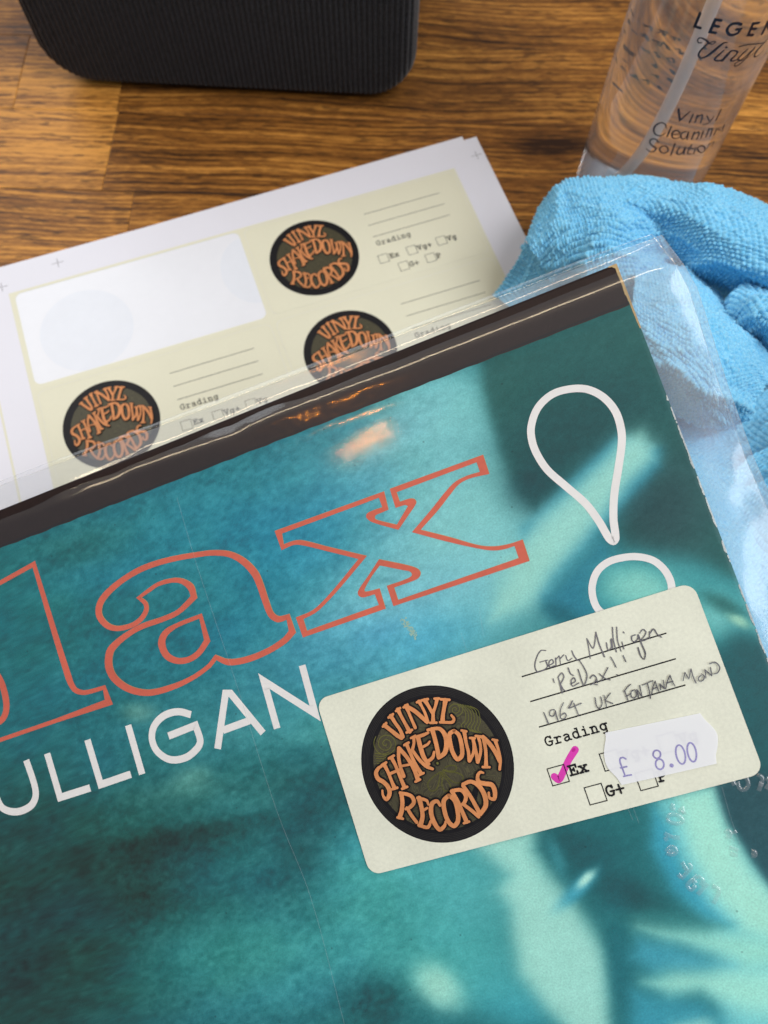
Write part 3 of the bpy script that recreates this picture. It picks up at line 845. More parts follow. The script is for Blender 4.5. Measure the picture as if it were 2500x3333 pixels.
rec = thing('record_sleeve', 'teal record sleeve with coral outlined lettering under the stuck cream label', 'record sleeve', FA.mat())
bulge = lambda u, v: 0 * u
ZC = np.full(U.shape, CH)
ed = np.minimum(SU1 - U, SV1 - V)
ZC = ZC - .25 * np.clip(1 - ed / .8, 0, 1) ** 2
COVER_LIN = np.maximum(COVER_LIN * 1.32 - .013, .004)
COVER_LIN[TOPM] = lin((34, 22, 20))
front = grid_mesh('front_cover', U, V, ZC, COVER, rec, col=COVER_LIN)
b = MB()
x0, x1, y0, y1 = SU1 - 315, SU1, SV1 - 315, SV1
slab(b, [(x0, y0), (x1, y0), (x1, y1), (x0, y1)], CH - 3.0, CH - .5)
b.poly([[(x0, y0), (x0, y1), (x1, y1), (x1, y0)]], CH - 3.0)
b.build('back_and_edges', AUB, rec)
# dark band along the top
bl = [FA.at(0, 1784), FA.at(560, 1582), FA.at(1250, 1304), FA.at(1700, 1128), FA.at(2056, 988)]
print('band', bl)
slope = (bl[-1][1] - bl[0][1]) / (bl[-1][0] - bl[0][0])
yb = lambda x: bl[0][1] + slope * (x - bl[0][0])
xs = np.linspace(SU1 - 315, SU1 - .6, 120)
bot = [(x, yb(x) + .10 * math.sin(x * .7) + .08 * rnd.uniform(-1, 1)) for x in xs]
b = MB(); b.poly([bot + [(SU1 - .6, SV1 - .7), (SU1 - 315, SV1 - .7)]], CH + .03)
b.build('top_band', AUB, rec)
b = MB(); b.ribbon([(x, yb(x) + .55) for x in xs], .5, CH + .045, 0, cap='flat', smooth=False)
b.build('band_line', BLACK, rec)

def jag(x0, x1, fn, w0, w1, seed, n=160):
    r = random.Random(seed); out = []
    for k in range(n):
        t = k / (n - 1); out.append((x0 + (x1 - x0) * t, fn(t) * r.uniform(w0, w1)))
    return out
# worn corner and right-hand edge
def edge_wear(name, m, y_from, y_to, wmax, seed, thr=.0, z=CH + .05):
    r = random.Random(seed); mb = MB(); n = int(abs(y_to - y_from) / .28)
    ys = np.linspace(y_from, y_to, n); w = []
    for i, yy in enumerate(ys):
        base = fbm(np.array([yy / 3.0]), np.array([seed * 1.7]), seed, 4)[0]
        w.append(max(0.0, ((base - thr) * wmax * 2 + r.uniform(-.14, .14) * wmax) * min(1.0, .1 + i / 30)))
    for i in range(n - 1):
        if w[i] <= .02 and w[i + 1] <= .02: continue
        xo = SU1 + .04
        mb.add([(xo, ys[i], z - .02), (xo, ys[i + 1], z - .02), (xo - .25 - w[i + 1], ys[i + 1], z), (xo - .25 - w[i], ys[i], z)], [(0, 1, 2, 3) if y_to > y_from else (3, 2, 1, 0)])
    return mb.build(name, m, rec)
edge_wear('bare_corner', BOARD, SV1 - 17.5, SV1 - .1, .45, 4)
edge_wear('worn_edge', WEAR, SV1 - 315, SV1 - 34, .5, 9, .44)
b = MB()
b.poly([[(SU1 + .05, SV1 - 1.7), (SU1 + .02, SV1 + .0), (SU1 - 2.2, SV1 + .02), (SU1 - 2.0, SV1 - .3), (SU1 - 1.3, SV1 - .35), (SU1 - 1.0, SV1 - .8), (SU1 - .7, SV1 - .9), (SU1 - .6, SV1 - 1.8)]], CH + .06)
b.build('torn_corner', BOARD, rec)

# lettering
ZX = (850, 1400, .5425); ZL = (0, 1700, .6028); ZE = (1700, 1300, .4822)
def fa(z, pts, wk=None):
    out = []
    for p in zt(*z, pts):
        x, y = FA.at(p[0], p[1], 0)
        D_ = ((FA.o + x * FA.x + y * FA.y - CAM) @ W3)[2]
        out.append((x, y) + tuple((e * z[2] * D_ / FPX if not isinstance(e, str) else e) for e in p[2:]))
    return out
def loop(z, pts):
    q, _ = resample(fa(z, pts), 0, True, True)
    return [(a[0], a[1]) for a in q]
XE = [(78,605,'c'),(735,367,'c'),(762,477,'c'),(715,497),(684,512),(680,530),(700,541),(812,568,'c'),(879,455,'c'),(862,449),(805,466,'c'),(770,352,'c'),(1330,147,'c'),(1368,262,'c'),(1250,290),(1185,325),(1130,390),(1060,480),(955,598,'c'),(1130,642),(1300,690),(1390,698),(1480,685),(1568,657,'c'),(1610,785,'c'),(792,1057,'c'),(752,935,'c'),(860,898),(903,872),(893,850),(850,840),(710,812,'c'),(660,880),(617,958),(622,970),(665,962),(708,950,'c'),(745,1072,'c'),(248,1245,'c'),(205,1125,'c'),(300,1085),(360,1035),(450,935),(582,773,'c'),(400,728),(240,690),(190,690),(120,720,'c')]
XI = [(122,620,'c'),(705,405,'c'),(725,462,'c'),(665,483),(632,502),(630,525),(665,552),(822,598,'c'),(885,505),(928,438),(920,415),(890,411),(830,430,'c'),(810,372,'c'),(1292,192,'c'),(1312,250,'c'),(1230,275),(1160,312),(1100,375),(1020,475),(903,612,'c'),(1100,665),(1290,708),(1390,722),(1460,714),(1520,695,'c'),(1545,768,'c'),(820,1020,'c'),(795,945,'c'),(890,912),(942,888),(955,858),(938,833),(880,812),(705,775,'c'),(640,875),(580,965),(582,992),(608,1004),(680,985,'c'),(705,1050,'c'),(272,1205,'c'),(250,1135,'c'),(330,1092),(400,1025),(490,925),(632,755,'c'),(400,700),(250,662),(200,662),(132,685,'c')]
b = MB(); sh_ = lambda L, dx, dy: [(x + dx, y + dy) for x, y in L]
b.poly([sh_(loop(ZX, XE), .10, .05), sh_(loop(ZX, XI), .10, .05)[::-1]], CH + .04, 1)
b.poly([loop(ZX, XE), loop(ZX, XI)[::-1]], CH + .05)
b.build('letter', [CORAL, GOLD], rec)
AP = [(745,408,17,'c'),(782,440,26),(785,478,28),(752,528,28),(700,560,26),(625,574,28),(572,556,34),(532,505,38),(534,445,38),(570,388,36),(650,318,32),(760,252,32),(900,205,30),(1080,172,28),(1160,165,30),(1240,174,32),(1312,212,38),(1372,275,42),(1402,340,40),(1436,440,38),(1462,500,36),(1500,524,34),(1552,510,24,'c'),(1576,592,36,'c'),(1530,642,34),(1440,698,32),(1330,742,34),(1230,756,34),(1162,730,24,'c'),(1120,782,24),(1020,850,26),(900,900,32),(790,922,34),(690,900,38),(615,845,42),(584,780,46),(590,700,44),(630,650,36),(700,597,30),(770,560,30),(880,522,28),(960,484,28),(1044,404,34,'c'),(1026,350,40),(975,317,28),(920,315,24),(850,335,22),(800,368,22)]
b = MB(); b.ribbon([(p[0] + .12, p[1] + .03) + p[2:] for p in fa(ZL, AP)], 1, CH + .035, 1, closed=True); b.ribbon(fa(ZL, AP), 1, CH + .05, 0, closed=True)
b.ribbon(fa(ZL, [(1080,506,22,'c'),(1116,640,34,'c'),(1070,706,32),(1015,742,32),(950,748,34),(895,718,40),(870,655,44),(888,602,36),(950,558,24)]), 1, CH + .055, 0, closed=True)
b.build('letter', [CORAL, GOLD], rec)
b = MB(); b.ribbon(fa(ZL, [(-60,358,24),(178,226,26,'c'),(366,838,40),(398,902,32),(440,920,26),(486,914,24),(558,893,22,'c'),(584,972,38,'c'),(300,1072,22),(-60,1196,22)]), 1, CH + .05, 0, cap='flat')
b.build('letter', CORAL, rec)
b = MB(); b.ribbon(fa(ZL, [(-50,780,36),(0,860,38),(26,950,40),(28,1020,38),(5,1068,34),(-50,1100,30)]), 1, CH + .05, 0, cap='flat')
b.build('letter', CORAL, rec)
ML = [[[(137,1286),(180,1415),(188,1480),(165,1530),(105,1562),(45,1562),(0,1535),(-40,1440)]],
      [[(250,1250),(320,1488,'c'),(483,1436)]], [[(468,1176),(540,1418,'c'),(703,1362)]], [[(688,1097),(764,1362)]],
      [[(1028,1040),(960,1024),(885,1044),(830,1100),(817,1170),(845,1238),(915,1283),(1000,1272),(1062,1222),(1078,1180),(1052,1098,'c'),(906,1156)]],
      [[(1172,1225),(1215,925,'c'),(1242,925,'c'),(1418,1140)], [(1200,1125),(1345,1072)]],
      [[(1494,1115),(1422,858,'c'),(1700,1035,'c'),(1629,773)]]]
for k, L in enumerate(ML):
    b = MB()
    for st in L: b.ribbon(fa(ZL, [p[:2] + (39,) + tuple(p[2:]) for p in st]), 1, CH + .05, 0, cap='flat')
    b.build('letter', WHITEP, rec)
b = MB()
b.ribbon(fa(ZE, [(60,180),(66,280),(100,370),(170,475),(300,590),(430,705),(520,825),(585,935),(615,957),(630,935),(616,800),(622,640),(650,460),(672,300),(668,200),(630,80),(550,-15),(440,-70),(320,-72),(200,-35),(105,55)]), 24.5/12.9, CH + .05, 0, closed=True)
b.build('exclamation_mark', WHITEP, rec)
b = MB()
b.ribbon(fa(ZE, [(515,1420),(478,1340),(474,1250),(508,1160),(580,1098),(680,1068),(780,1062),(880,1085),(952,1140),(996,1210),(1010,1280),(990,1380),(900,1460),(760,1490),(600,1470)]), 22.5/12.9, CH + .05, 0, closed=True)
b.build('exclamation_point', WHITEP, rec)
# a scuff where old tape lifted the print
b = MB(); r = random.Random(3)
for k in range(110):
    t = r.random(); cx, cy = FA.at(850 + .5425 * (850 + 75 * t + r.uniform(-20, 26) * (1 - .5 * t)), 1400 + .5425 * (1135 + 112 * t + r.uniform(-18, 18)))
    b.disc((cx, cy), r.uniform(.12, .3), CH + .03 + k * .0004, 0, 7, r.uniform(.05, .2), r.uniform(0, 3))
b.build('lifted_print', mat_print('pale_green_scuff', (160, 196, 178), .1), rec)

# ================================================================== clear plastic outer sleeve
pls = thing('plastic_sleeve', 'clear plastic outer sleeve round the teal record sleeve, open at its top edge', 'plastic sleeve', FA.mat())
te = [FA.at(*p) for p in [(0,1560),(241,1470),(558,1353),(840,1246),(1009,1181),(1274,1080),(1467,1005),(1631,944),(1806,874),(2088,766)]]
re_ = [FA.at(*p) for p in [(2126,755),(2201,855),(2246,934),(2349,1260),(2433,1493),(2500,1647)]]
print('film top', [tuple(round(float(a), 1) for a in p) for p in te]); print('film right', [tuple(round(float(a), 1) for a in p) for p in re_])
tex, tey = [p[0] for p in te], [p[1] for p in te]
def film(name, m, h, top_add, right_add, nu=260, nv=420, parent=pls):
    s = np.linspace(0, 1, nu); t = np.linspace(0, 1, nv) ** 1.8
    S_, T_ = np.meshgrid(s, t)
    vtop = lambda u: np.interp(u, tex, tey) + top_add
    ur = 124.0 + right_add
    Uf = (SU1 - 318) + (ur - (SU1 - 318)) * S_
    vt = vtop(Uf) + .12 * np.sin(Uf * .9) * .5
    # right-hand corner is rounded off where the film droops
    Vf = vt + (SV1 - 318 - vt) * T_
    Uf = Uf + np.clip(S_ - .72, 0, 1) / .28 * np.interp(Vf, [p[1] for p in re_][::-1], [p[0] - 124.0 for p in re_][::-1])
    H = h(Uf, Vf)
    return grid_mesh(name, Uf, Vf, H, m, parent, flip=True)
def h_front(u, v):
    base = CH + .14
    e = np.interp(u, tex, tey) - v                       # distance below the open edge
    pr = np.interp(v, [-300, 66.5, 68, 69.5, 71.5, 73, 74.2, 75.2, 76.4, 78, 80, 81.5, 95],
                      [base, base, base + .05, base + .16, base + .30, base + .37, base + .39, base + .33, base + .14, base - .22, base - .62, base - .85, base - 1.0])
    pr = pr + np.interp(e, [-1, 0, .7, 1.3, 2.2, 3.5], [-.45, -.28, .10, .16, .04, 0])
    wave = (fbm(u / 26, v / 14, 71, 3) - .5)
    k = np.clip((v - 62) / 10, 0, 1)
    lf = np.clip((60 - u) / 90, 0, 1)
    pr = pr + wave * k * (0.12 + 1.1 * lf)
    cr = (fbm(u / 1.1, v / 1.1, 77, 3) - .5) * np.exp(-((u - 22) / 24) ** 2 - ((v - 72) / 5) ** 2)
    pr = pr + cr * .12
    pr = pr + (fbm(u / 40, v / 30, 75, 2) - .5) * .05 * (1 - k)
    d = np.clip(u - SU1, 0, 60)
    return pr - .012 * d ** 2 * .35 - .05 * d + (fbm(u / 9, v / 16, 79, 2) - .5) * .8 * np.clip(d / 5, 0, 1)
def h_back(u, v):
    return CH - 3.4 + (fbm(u / 20, v / 20, 81, 2) - .5) * .8 + np.clip((u - SU1) / 20, 0, 1) * 0.6 + np.clip((v - SV1) / 10, 0, 1) * .9
# smooth the profile table before use
def smooth_fn(fn):
    def g(u, v):
        s = 0
        for o_, w_ in ((-.7, .15), (-.35, .22), (0, .26), (.35, .22), (.7, .15)): s = s + w_ * fn(u, v + o_)
        return s
    return g
FF = film('front_film', FILM, smooth_fn(h_front), 0, 0, 420, 620)
film('back_film', FILMB, h_back, -.8, 2.2)
# the cut edges of the film catch the light
def rim(name, uv, m, w, h, z):
    bb = MB(); bb.ribbon(uv, w, z, 0, cap='flat'); return bb.build(name, m, pls)
FR = mat_film('film_cut_edge', .15, 4.0, .17, .1)
for nm, hh, au, av in (('front', h_front, 0, 0), ('back', h_back, 2.2, -.8)):
    ue = np.linspace(-100, 119.4 + au, 160)
    ve = np.interp(ue, tex, tey) + av
    L_ = [(ue[k], ve[k], float(smooth_fn(h_front)(ue[k:k+1], ve[k:k+1])[0]) if nm == 'front' else float(h_back(ue[k:k+1], ve[k:k+1])[0])) for k in range(160)]
    v2 = np.linspace(ve[-1], -90, 120); u2 = np.interp(v2, [p[1] for p in re_][::-1], [p[0] for p in re_][::-1]) + au
    L_ += [(u2[k], v2[k], float(hh(u2[k:k+1], v2[k:k+1])[0])) for k in range(120)]
    bb = MB(); n_ = len(L_); wv = .08
    vs = []
    for k in range(n_):
        a_ = np.array(L_[max(k - 1, 0)][:2]); c_ = np.array(L_[min(k + 1, n_ - 1)][:2]); t_ = c_ - a_; t_ = t_ / (np.linalg.norm(t_) + 1e-9)
        o_ = np.array([-t_[1], t_[0]]) * wv; x_, y_, z_ = L_[k]
        vs += [(x_ + o_[0], y_ + o_[1], z_ + .04), (x_ - o_[0], y_ - o_[1], z_ + .04)]
    bb.add(vs, [(2*k, 2*k+1, 2*k+3, 2*k+2) for k in range(n_ - 1)])
    bb.build('cut_edge', FR, pls, smooth=True)
# scratches
def filmline(pts, w):
    b = MB(); b.ribbon([FA.at(*p) for p in pts], w * .6, CH + .22, 0); b.build('scratch', SCR, pls)
filmline([(575,1620),(640,1840),(760,2200),(900,2640),(1010,2920),(1120,3333)], .10)
for x_, y_, dx, dy in ((1990,2480,70,190),(2040,2560,40,120),(2300,2480,90,260),(2350,2560,60,190),(2380,1790,20,60),(1650,2120,20,80),(1560,1980,14,90),(1500,2060,24,70),(2280,1330,16,70),(2330,1400,18,60)):
    filmline([(x_, y_), (x_ + dx * .5, y_ + dy * .55), (x_ + dx, y_ + dy)], .07)

# raised warning lettering pressed into the film
EZ = (2000, 2400, .3014)
EMBL = [
 [(1060,1600),(1130,1650),(1075,1800)], [(1010,1580),(900,1700)],
 [(900,1500),(960,1545),(930,1600)], [(900,1500),(790,1600),(830,1650),(880,1600)], [(845,1540),(880,1580)],
 [(800,1360),(830,1400),(790,1460),(720,1530)], [(690,1480),(720,1520)], [(780,1440),(730,1350)],
 [(560,1240),(600,1190),(650,1190),(670,1240),(620,1270),(560,1250)], [(580,1240),(650,1230)],
 [(540,1040),(620,1080)], [(620,1080),(710,1090)], [(540,1110),(580,1090)],
 [(570,890),(600,840),(680,840),(740,890),(720,930),(650,930),(590,910),(570,880)],
 [(640,720),(620,770),(660,780)], [(690,780),(750,820),(730,750)],
 [(1200,1040),(1230,1010),(1260,1040),(1240,1080),(1200,1070)], [(1290,1010),(1310,1040)], [(1240,1190),(1340,1230)], [(1250,1260),(1330,1280)], [(1480,1230),(1520,1240),(1520,1280),(1480,1280)],
 [(1270,470),(1300,520)], [(1330,480),(1360,560),(1420,560),(1450,500),(1420,430)], [(1540,400),(1600,440),(1560,580)], [(1560,500),(1610,520)], [(1640,560),(1700,470)], [(1640,440),(1720,520)],
]
def tube_on(mb, pts, r):
    P_, _ = resample(pts, 1, False, True); n = len(P_); vs = []; m_ = 6
    for i in range(n):
        t = P_[min(i + 1, n - 1)] - P_[max(i - 1, 0)]; t = t / (np.linalg.norm(t) + 1e-9); nn = np.array([-t[1], t[0]])
        e = math.sin(math.pi * min(1, (i + .6) / 3, (n - i - .4) / 3) / 2)
        for k in range(m_):
            a = math.pi * k / (m_ - 1)
            q = P_[i] + nn * math.cos(a) * r
            vs.append((q[0], q[1], CH + .24 + math.sin(a) * r * .55 * e))
    fs = [(i * m_ + k, i * m_ + k + 1, (i + 1) * m_ + k + 1, (i + 1) * m_ + k) for i in range(n - 1) for k in range(m_ - 1)]
    mb.add(vs, fs)
b = MB()
for st in EMBL: tube_on(b, [FA.at(*p) for p in zt(*EZ, st)], .5)
b.build('embossed_lettering', EMB, pls, smooth=True)

# ================================================================== the label stuck on the film
lab = thing('sticker_label', 'cream label with round logo and pencil writing stuck on the plastic over the teal cover', 'label', FA.mat())
b = MB(); slab(b, rrect(0, -LH, LW, 0, 3.1, 8), -.16, .0)
b.build('label_paper', CREAM, lab)
build_logo(lab)
build_form(lab, BLACK)
b = MB()
b.ribbon(la(LC, [(318,1250,42),(345,1268,40),(372,1222,38),(405,1150,38),(448,1080,42)]), 1, .012, 0)
c = la(LC, [(438, 1083)])[0]; b.disc(c, .55, .02, 1, 16, .38, .5)
b.build('pink_tick', [PINK, PINKD], lab)
HZ = (1650, 1980, .4822)
HAND = [
 [(262,283),(228,286),(198,335),(188,392),(205,428),(240,420),(272,395),(262,352)], [(222,362),(276,348)],
 [(280,388),(312,366),(306,346),(286,360),(288,396),(322,388)], [(332,388),(328,335)], [(329,350),(352,322)], [(362,378),(356,325)], [(357,342),(386,312)], [(398,318),(412,352),(440,335)], [(438,286),(452,320),(478,350),(492,348)],
 [(563,338),(552,270),(540,205)], [(541,205),(582,268),(600,160)], [(600,160),(622,240),(658,326)],
 [(670,232),(684,282),(704,262),(700,212)], [(714,268),(706,205)], [(712,128),(718,210),(738,292)], [(742,126),(748,215),(770,288)], [(776,226),(790,272)], [(786,158),(790,166)],
 [(866,178),(844,188),(842,214),(862,226),(886,200),(884,176)], [(886,178),(908,240),(932,300),(926,342),(902,318),(884,264)],
 [(896,168),(918,142),(938,160),(926,190),(906,214),(928,216),(952,198)], [(962,202),(962,156)], [(963,168),(990,138),(1012,172),(1042,194)],
 [(312,475),(320,500)], [(372,572),(358,510),(346,462)], [(346,464),(372,436),(386,462),(362,508)], [(362,508),(384,550),(404,556)],
 [(432,508),(462,490),(452,468),(432,490),(444,524),(486,502)], [(414,400),(428,438),(448,452)], [(480,410),(502,478),(516,522)], [(492,352),(522,400),(540,450),(532,500),(524,512)],
 [(562,470),(584,448),(604,470),(588,502),(568,514)], [(582,506),(612,516)], [(604,470),(612,500)], [(624,440),(660,470),(696,482)], [(682,398),(660,440),(636,492)],
 [(700,328),(720,362),(736,396)], [(784,318),(802,358)], [(742,446),(748,448)],
 [(250,702),(266,740),(280,776)], [(320,682),(296,688),(290,718),(312,726),(328,696)], [(326,690),(336,726),(346,758)],
 [(382,634),(362,682),(364,738),(388,744),(402,718),(388,706),(368,720)], [(442,622),(430,648),(418,672),(460,656),(502,638)], [(452,640),(470,684),(486,726)],
 [(594,600),(604,655),(622,674),(642,645),(634,596)], [(655,586),(672,662)], [(697,570),(662,618)], [(664,618),(714,640)],
 [(796,562),(818,624)], [(790,562),(812,530),(836,510)], [(806,594),(838,572)], [(860,548),(840,560),(838,590),(856,604),(876,584),(866,552)], [(888,602),(876,546)], [(876,546),(910,592)], [(910,592),(896,520)],
 [(914,516),(982,488)], [(946,502),(958,552),(968,606)], [(976,582),(984,530),(1000,490)], [(1000,490),(1012,528),(1026,562)], [(986,542),(1014,530)],
 [(1036,548),(1030,508)], [(1030,508),(1062,540)], [(1062,540),(1054,484)], [(1070,542),(1082,490),(1100,450)], [(1100,450),(1116,490),(1134,522)], [(1082,502),(1118,490)],
 [(1188,486),(1200,430)], [(1200,430),(1226,474)], [(1226,474),(1240,408)], [(1240,408),(1256,460),(1274,502)], [(1306,452),(1290,470),(1300,490),(1322,482),(1330,456),(1312,440)],
 [(1340,468),(1334,412)], [(1334,412),(1380,452)], [(1380,452),(1372,398)], [(1366,372),(1404,362),(1434,396),(1420,432),(1396,440)],
]
b = MB(); r = random.Random(8)
for st in HAND:
    b.ribbon(la(HZ, [(x + r.uniform(-1, 1), y + r.uniform(-1, 1), r.uniform(5.2, 7.6)) for x, y in st]), 1, .09, 0)
    if r.random() < .45: b.ribbon(la(HZ, [(x + r.uniform(1, 4), y + r.uniform(-2, 2), 4) for x, y in st]), 1, .09, 0)
b.build('pencil_writing', PENCIL, lab)

# ================================================================== price sticker
def mat_price():
    q = N('price_paper'); q.set(Roughness=.5)
    q.b.inputs['Base Color'].default_value = l4((246, 248, 252))
    tr = q.n('ShaderNodeBsdfTransparent'); ms = q.n('ShaderNodeMixShader', ins={0: .22})
    q.l(q.b, 0, ms, 1); q.l(tr, 0, ms, 2); q.l(ms, 0, q.out, 'Surface')
    return q.m
PRI = mat_price()
pr = thing('price_sticker', 'small white wavy-ended price sticker with a purple stamped price on the cream label', 'price sticker', FA.mat())
out = la(LC, [(637,972,'c'),(930,912),(1232,850,'c'),(1262,890),(1310,937),(1340,985),(1341,1055),(1331,1112),(1335,1166,'c'),(1040,1233),(740,1300,'c'),(705,1250),(652,1192),(630,1120),(632,1060),(640,1010)])
q_, _ = resample(out, 0, True, True)
lp = [(a[0], a[1]) for a in q_]
ins = MB(); 
n_ = len(lp); a2 = sum(lp[i][0] * lp[(i + 1) % n_][1] - lp[(i + 1) % n_][0] * lp[i][1] for i in range(n_))
if a2 < 0: lp = lp[::-1]
ins.poly([lp], .29); slab(ins, lp, .21, .29, top=False)
ins.build('price_paper', PRI, pr)
b = MB()
Z3 = EZ
def el(cx, cy, rx, ry, tilt, n=14):
    return [(cx + rx * math.cos(a) * math.cos(tilt) - ry * math.sin(a) * math.sin(tilt), cy + rx * math.cos(a) * math.sin(tilt) + ry * math.sin(a) * math.cos(tilt)) for a in np.linspace(0, 2 * math.pi, n, endpoint=False)]
w_ = 17 * .3014 / SCL
for st, cl in (([(122,230),(92,214),(62,226),(60,262),(80,320),(112,404)], 0), ([(66,326),(132,312)], 0), ([(100,418),(140,408),(182,402)], 0),
               (el(457, 180, 40, 44, -.2), 1), (el(488, 286, 44, 56, -.2), 1), (el(713, 182, 48, 104, -.22), 1), (el(834, 157, 46, 104, -.2), 1)):
    b.ribbon(la(Z3, st), w_, .30, 0, closed=bool(cl))
b.disc(la(Z3, [(616, 300)])[0], .48, .335, 0, 18)
b.build('stamped_price', PURPLE, pr)

# ================================================================== blue microfibre cloth
def mat_cloth():
    q = N('blue_microfibre'); q.set(Roughness=.85)
    tc = q.n('ShaderNodeTexCoord')
    nz = q.n('ShaderNodeTexNoise', ins={'Scale': 900.0, 'Detail': 4.0}); q.l(tc, 'Object', nz, 'Vector')
    cr = q.n('ShaderNodeValToRGB'); q.l(nz, 'Fac', cr, 'Fac')
    cr.color_ramp.elements[0].position = .3; cr.color_ramp.elements[0].color = l4((108, 194, 236))
    cr.color_ramp.elements[1].position = .7; cr.color_ramp.elements[1].color = l4((154, 220, 248))
    q.l(cr, 'Color', q.b, 'Base Color')
    q.b.inputs['Specular IOR Level'].default_value = .15
    q.b.inputs['Sheen Weight'].default_value = .5
    q.b.inputs['Sheen Roughness'].default_value = .4
    bp = q.n('ShaderNodeBump', ins={'Strength': .35, 'Distance': .0002}); q.l(nz, 'Fac', bp, 'Height'); q.l(bp, 'Normal', q.b, 'Normal')
    return q.m
CLOTH = mat_cloth()
def w3(px, py, z):
    d = ray(px, py); k = (z - CAMH) / d[2]; return CAM + k * d
def crsurf(G, nr, nc):
    G = np.array(G, float)
    def interp(A, n):           # along axis 0
        A = np.concatenate([2 * A[:1] - A[1:2], A, 2 * A[-1:] - A[-2:-1]], 0)
        m = A.shape[0] - 3
        t = np.linspace(0, m - 1e-6, n); i = np.floor(t).astype(int); f = (t - i)[:, None, None]
        p0, p1, p2, p3 = A[i], A[i + 1], A[i + 2], A[i + 3]
        return .5 * (2 * p1 + (p2 - p0) * f + (2 * p0 - 5 * p1 + 4 * p2 - p3) * f**2 + (3 * p1 - p0 - 3 * p2 + p3) * f**3)
    S_ = interp(G, nr)
    return interp(S_.transpose(1, 0, 2), nc).transpose(1, 0, 2)
cloth = thing('cleaning_cloth', 'crumpled bright blue ribbed microfibre cloth beside the clear bottle', 'cloth', loc=(0, 0, 0))
def patch(ctrl, pitch=1.95, st=1.5, amp=1.15, seed=1, res=.2, smoothp=False, name='cloth_fold', fold=0.0, shear=0.0):
    G = [[w3(*p) for p in row] for row in ctrl]
    A = np.array(G)
    lr = np.linalg.norm(np.diff(A, axis=0), axis=2).sum(0).mean(); lc = np.linalg.norm(np.diff(A, axis=1), axis=2).sum(1).mean()
    nr, nc = max(8, int(lr / res)), max(8, int(lc / res))
    S_ = crsurf(G, nr, nc)
    Nn = np.cross(np.gradient(S_, axis=1), np.gradient(S_, axis=0)); Nn /= np.linalg.norm(Nn, axis=2, keepdims=True) + 1e-12
    sg = np.sign(Nn[..., 2].mean()); Nn *= sg
    a = np.linspace(0, lr, nr)[:, None] + np.zeros((1, nc)); bb = np.zeros((nr, 1)) + np.linspace(0, lc, nc)[None]
    wr = 1 - np.abs(2 * fbm(a / 26 + bb / 60, bb / 34, seed + 15, 2) - 1)
    w2 = 1 - np.abs(2 * fbm(a / 9 - bb / 16, bb / 22 + a / 30, seed + 25, 2) - 1)
    S_ = S_ + Nn * ((fbm(a / 22, bb / 22, seed + 5, 3) - .5) * 3.5 + (wr ** 4 - .4) * 2.6 + (w2 ** 3 - .4) * .8)[..., None]
    Nn = np.cross(np.gradient(S_, axis=1), np.gradient(S_, axis=0)); Nn /= np.linalg.norm(Nn, axis=2, keepdims=True) + 1e-12
    Nn *= sg
    da = np.zeros((nr, nc)); da[1:] = np.linalg.norm(np.diff(S_, axis=0), axis=2); a = np.cumsum(da, 0)
    db = np.zeros((nr, nc)); db[:, 1:] = np.linalg.norm(np.diff(S_, axis=1), axis=2); bb = np.cumsum(db, 1)
    a = .6 * a + .4 * a.mean(1, keepdims=True); bb = .6 * bb + .4 * bb.mean(0, keepdims=True)
    th = shear if not callable(shear) else shear(a, bb)
    x = a * np.cos(th) - bb * np.sin(th); y = a * np.sin(th) + bb * np.cos(th)
    x = x + (fbm(a / 14, bb / 14, seed, 2) - .5) * 2.5
    ph = x / pitch; k = np.floor(ph)
    rib = np.abs(np.sin(np.pi * ph)) ** .7
    sti = .5 + .5 * np.cos(2 * np.pi * (y / st + .5 * (k % 2) + .15 * vnoise(k, k * 0, seed)))
    bead = np.abs(np.sin(np.pi * (y / st + .5 * (k % 2)))) ** .6
    rib = np.abs(np.sin(np.pi * ph)) ** .55
    D = rib * (.15 + .85 * bead) * amp * (.62 + .76 * vnoise(k * 1.0, np.floor(y / st + .5 * (k % 2)), seed + 3))
    D = D + (np.random.RandomState(seed).rand(nr, nc) - .5) * .17
    S_ = S_ + Nn * D[..., None]
    return grid_mesh(name, S_[..., 0], S_[..., 1], S_[..., 2], CLOTH, cloth)

patch([[(1740,800,2),(1830,700,2),(1930,650,2),(2080,640,2),(2290,680,3),(2560,780,3)],
       [(1722,800,16),(1800,668,20),(1900,606,24),(2060,592,26),(2280,632,30),(2560,735,32)],
       [(1722,788,32),(1798,640,40),(1890,582,44),(2060,572,47),(2280,610,52),(2560,715,56)],
       [(1738,812,39),(1835,690,50),(1935,650,55),(2095,640,57),(2290,680,63),(2560,800,66)],
       [(1762,850,38),(1890,770,52),(2000,735,57),(2135,730,52),(2310,770,64),(2560,900,66)],
       [(1800,905,33),(1940,860,49),(2060,830,53),(2185,830,45),(2330,870,53),(2560,985,52)],
       [(1850,980,24),(1990,950,40),(2110,920,42),(2225,905,38),(2350,945,36),(2560,1035,36)],
       [(1900,1060,10),(2030,1030,22),(2150,1000,24),(2250,985,22),(2370,1000,18),(2560,1090,18)]], seed=3, shear=lambda a, b: np.where(b + .25 * a < 62, .55, 1.15))
patch([[(1722,790,30),(1700,830,24),(1650,900,12),(1600,960,4)],
       [(1745,815,36),(1740,860,30),(1700,920,18),(1650,990,8)],
       [(1800,870,34),(1800,920,30),(1780,980,22),(1740,1050,14)],
       [(1880,930,26),(1880,980,26),(1880,1040,22),(1860,1100,16)]], seed=7, shear=1.3)
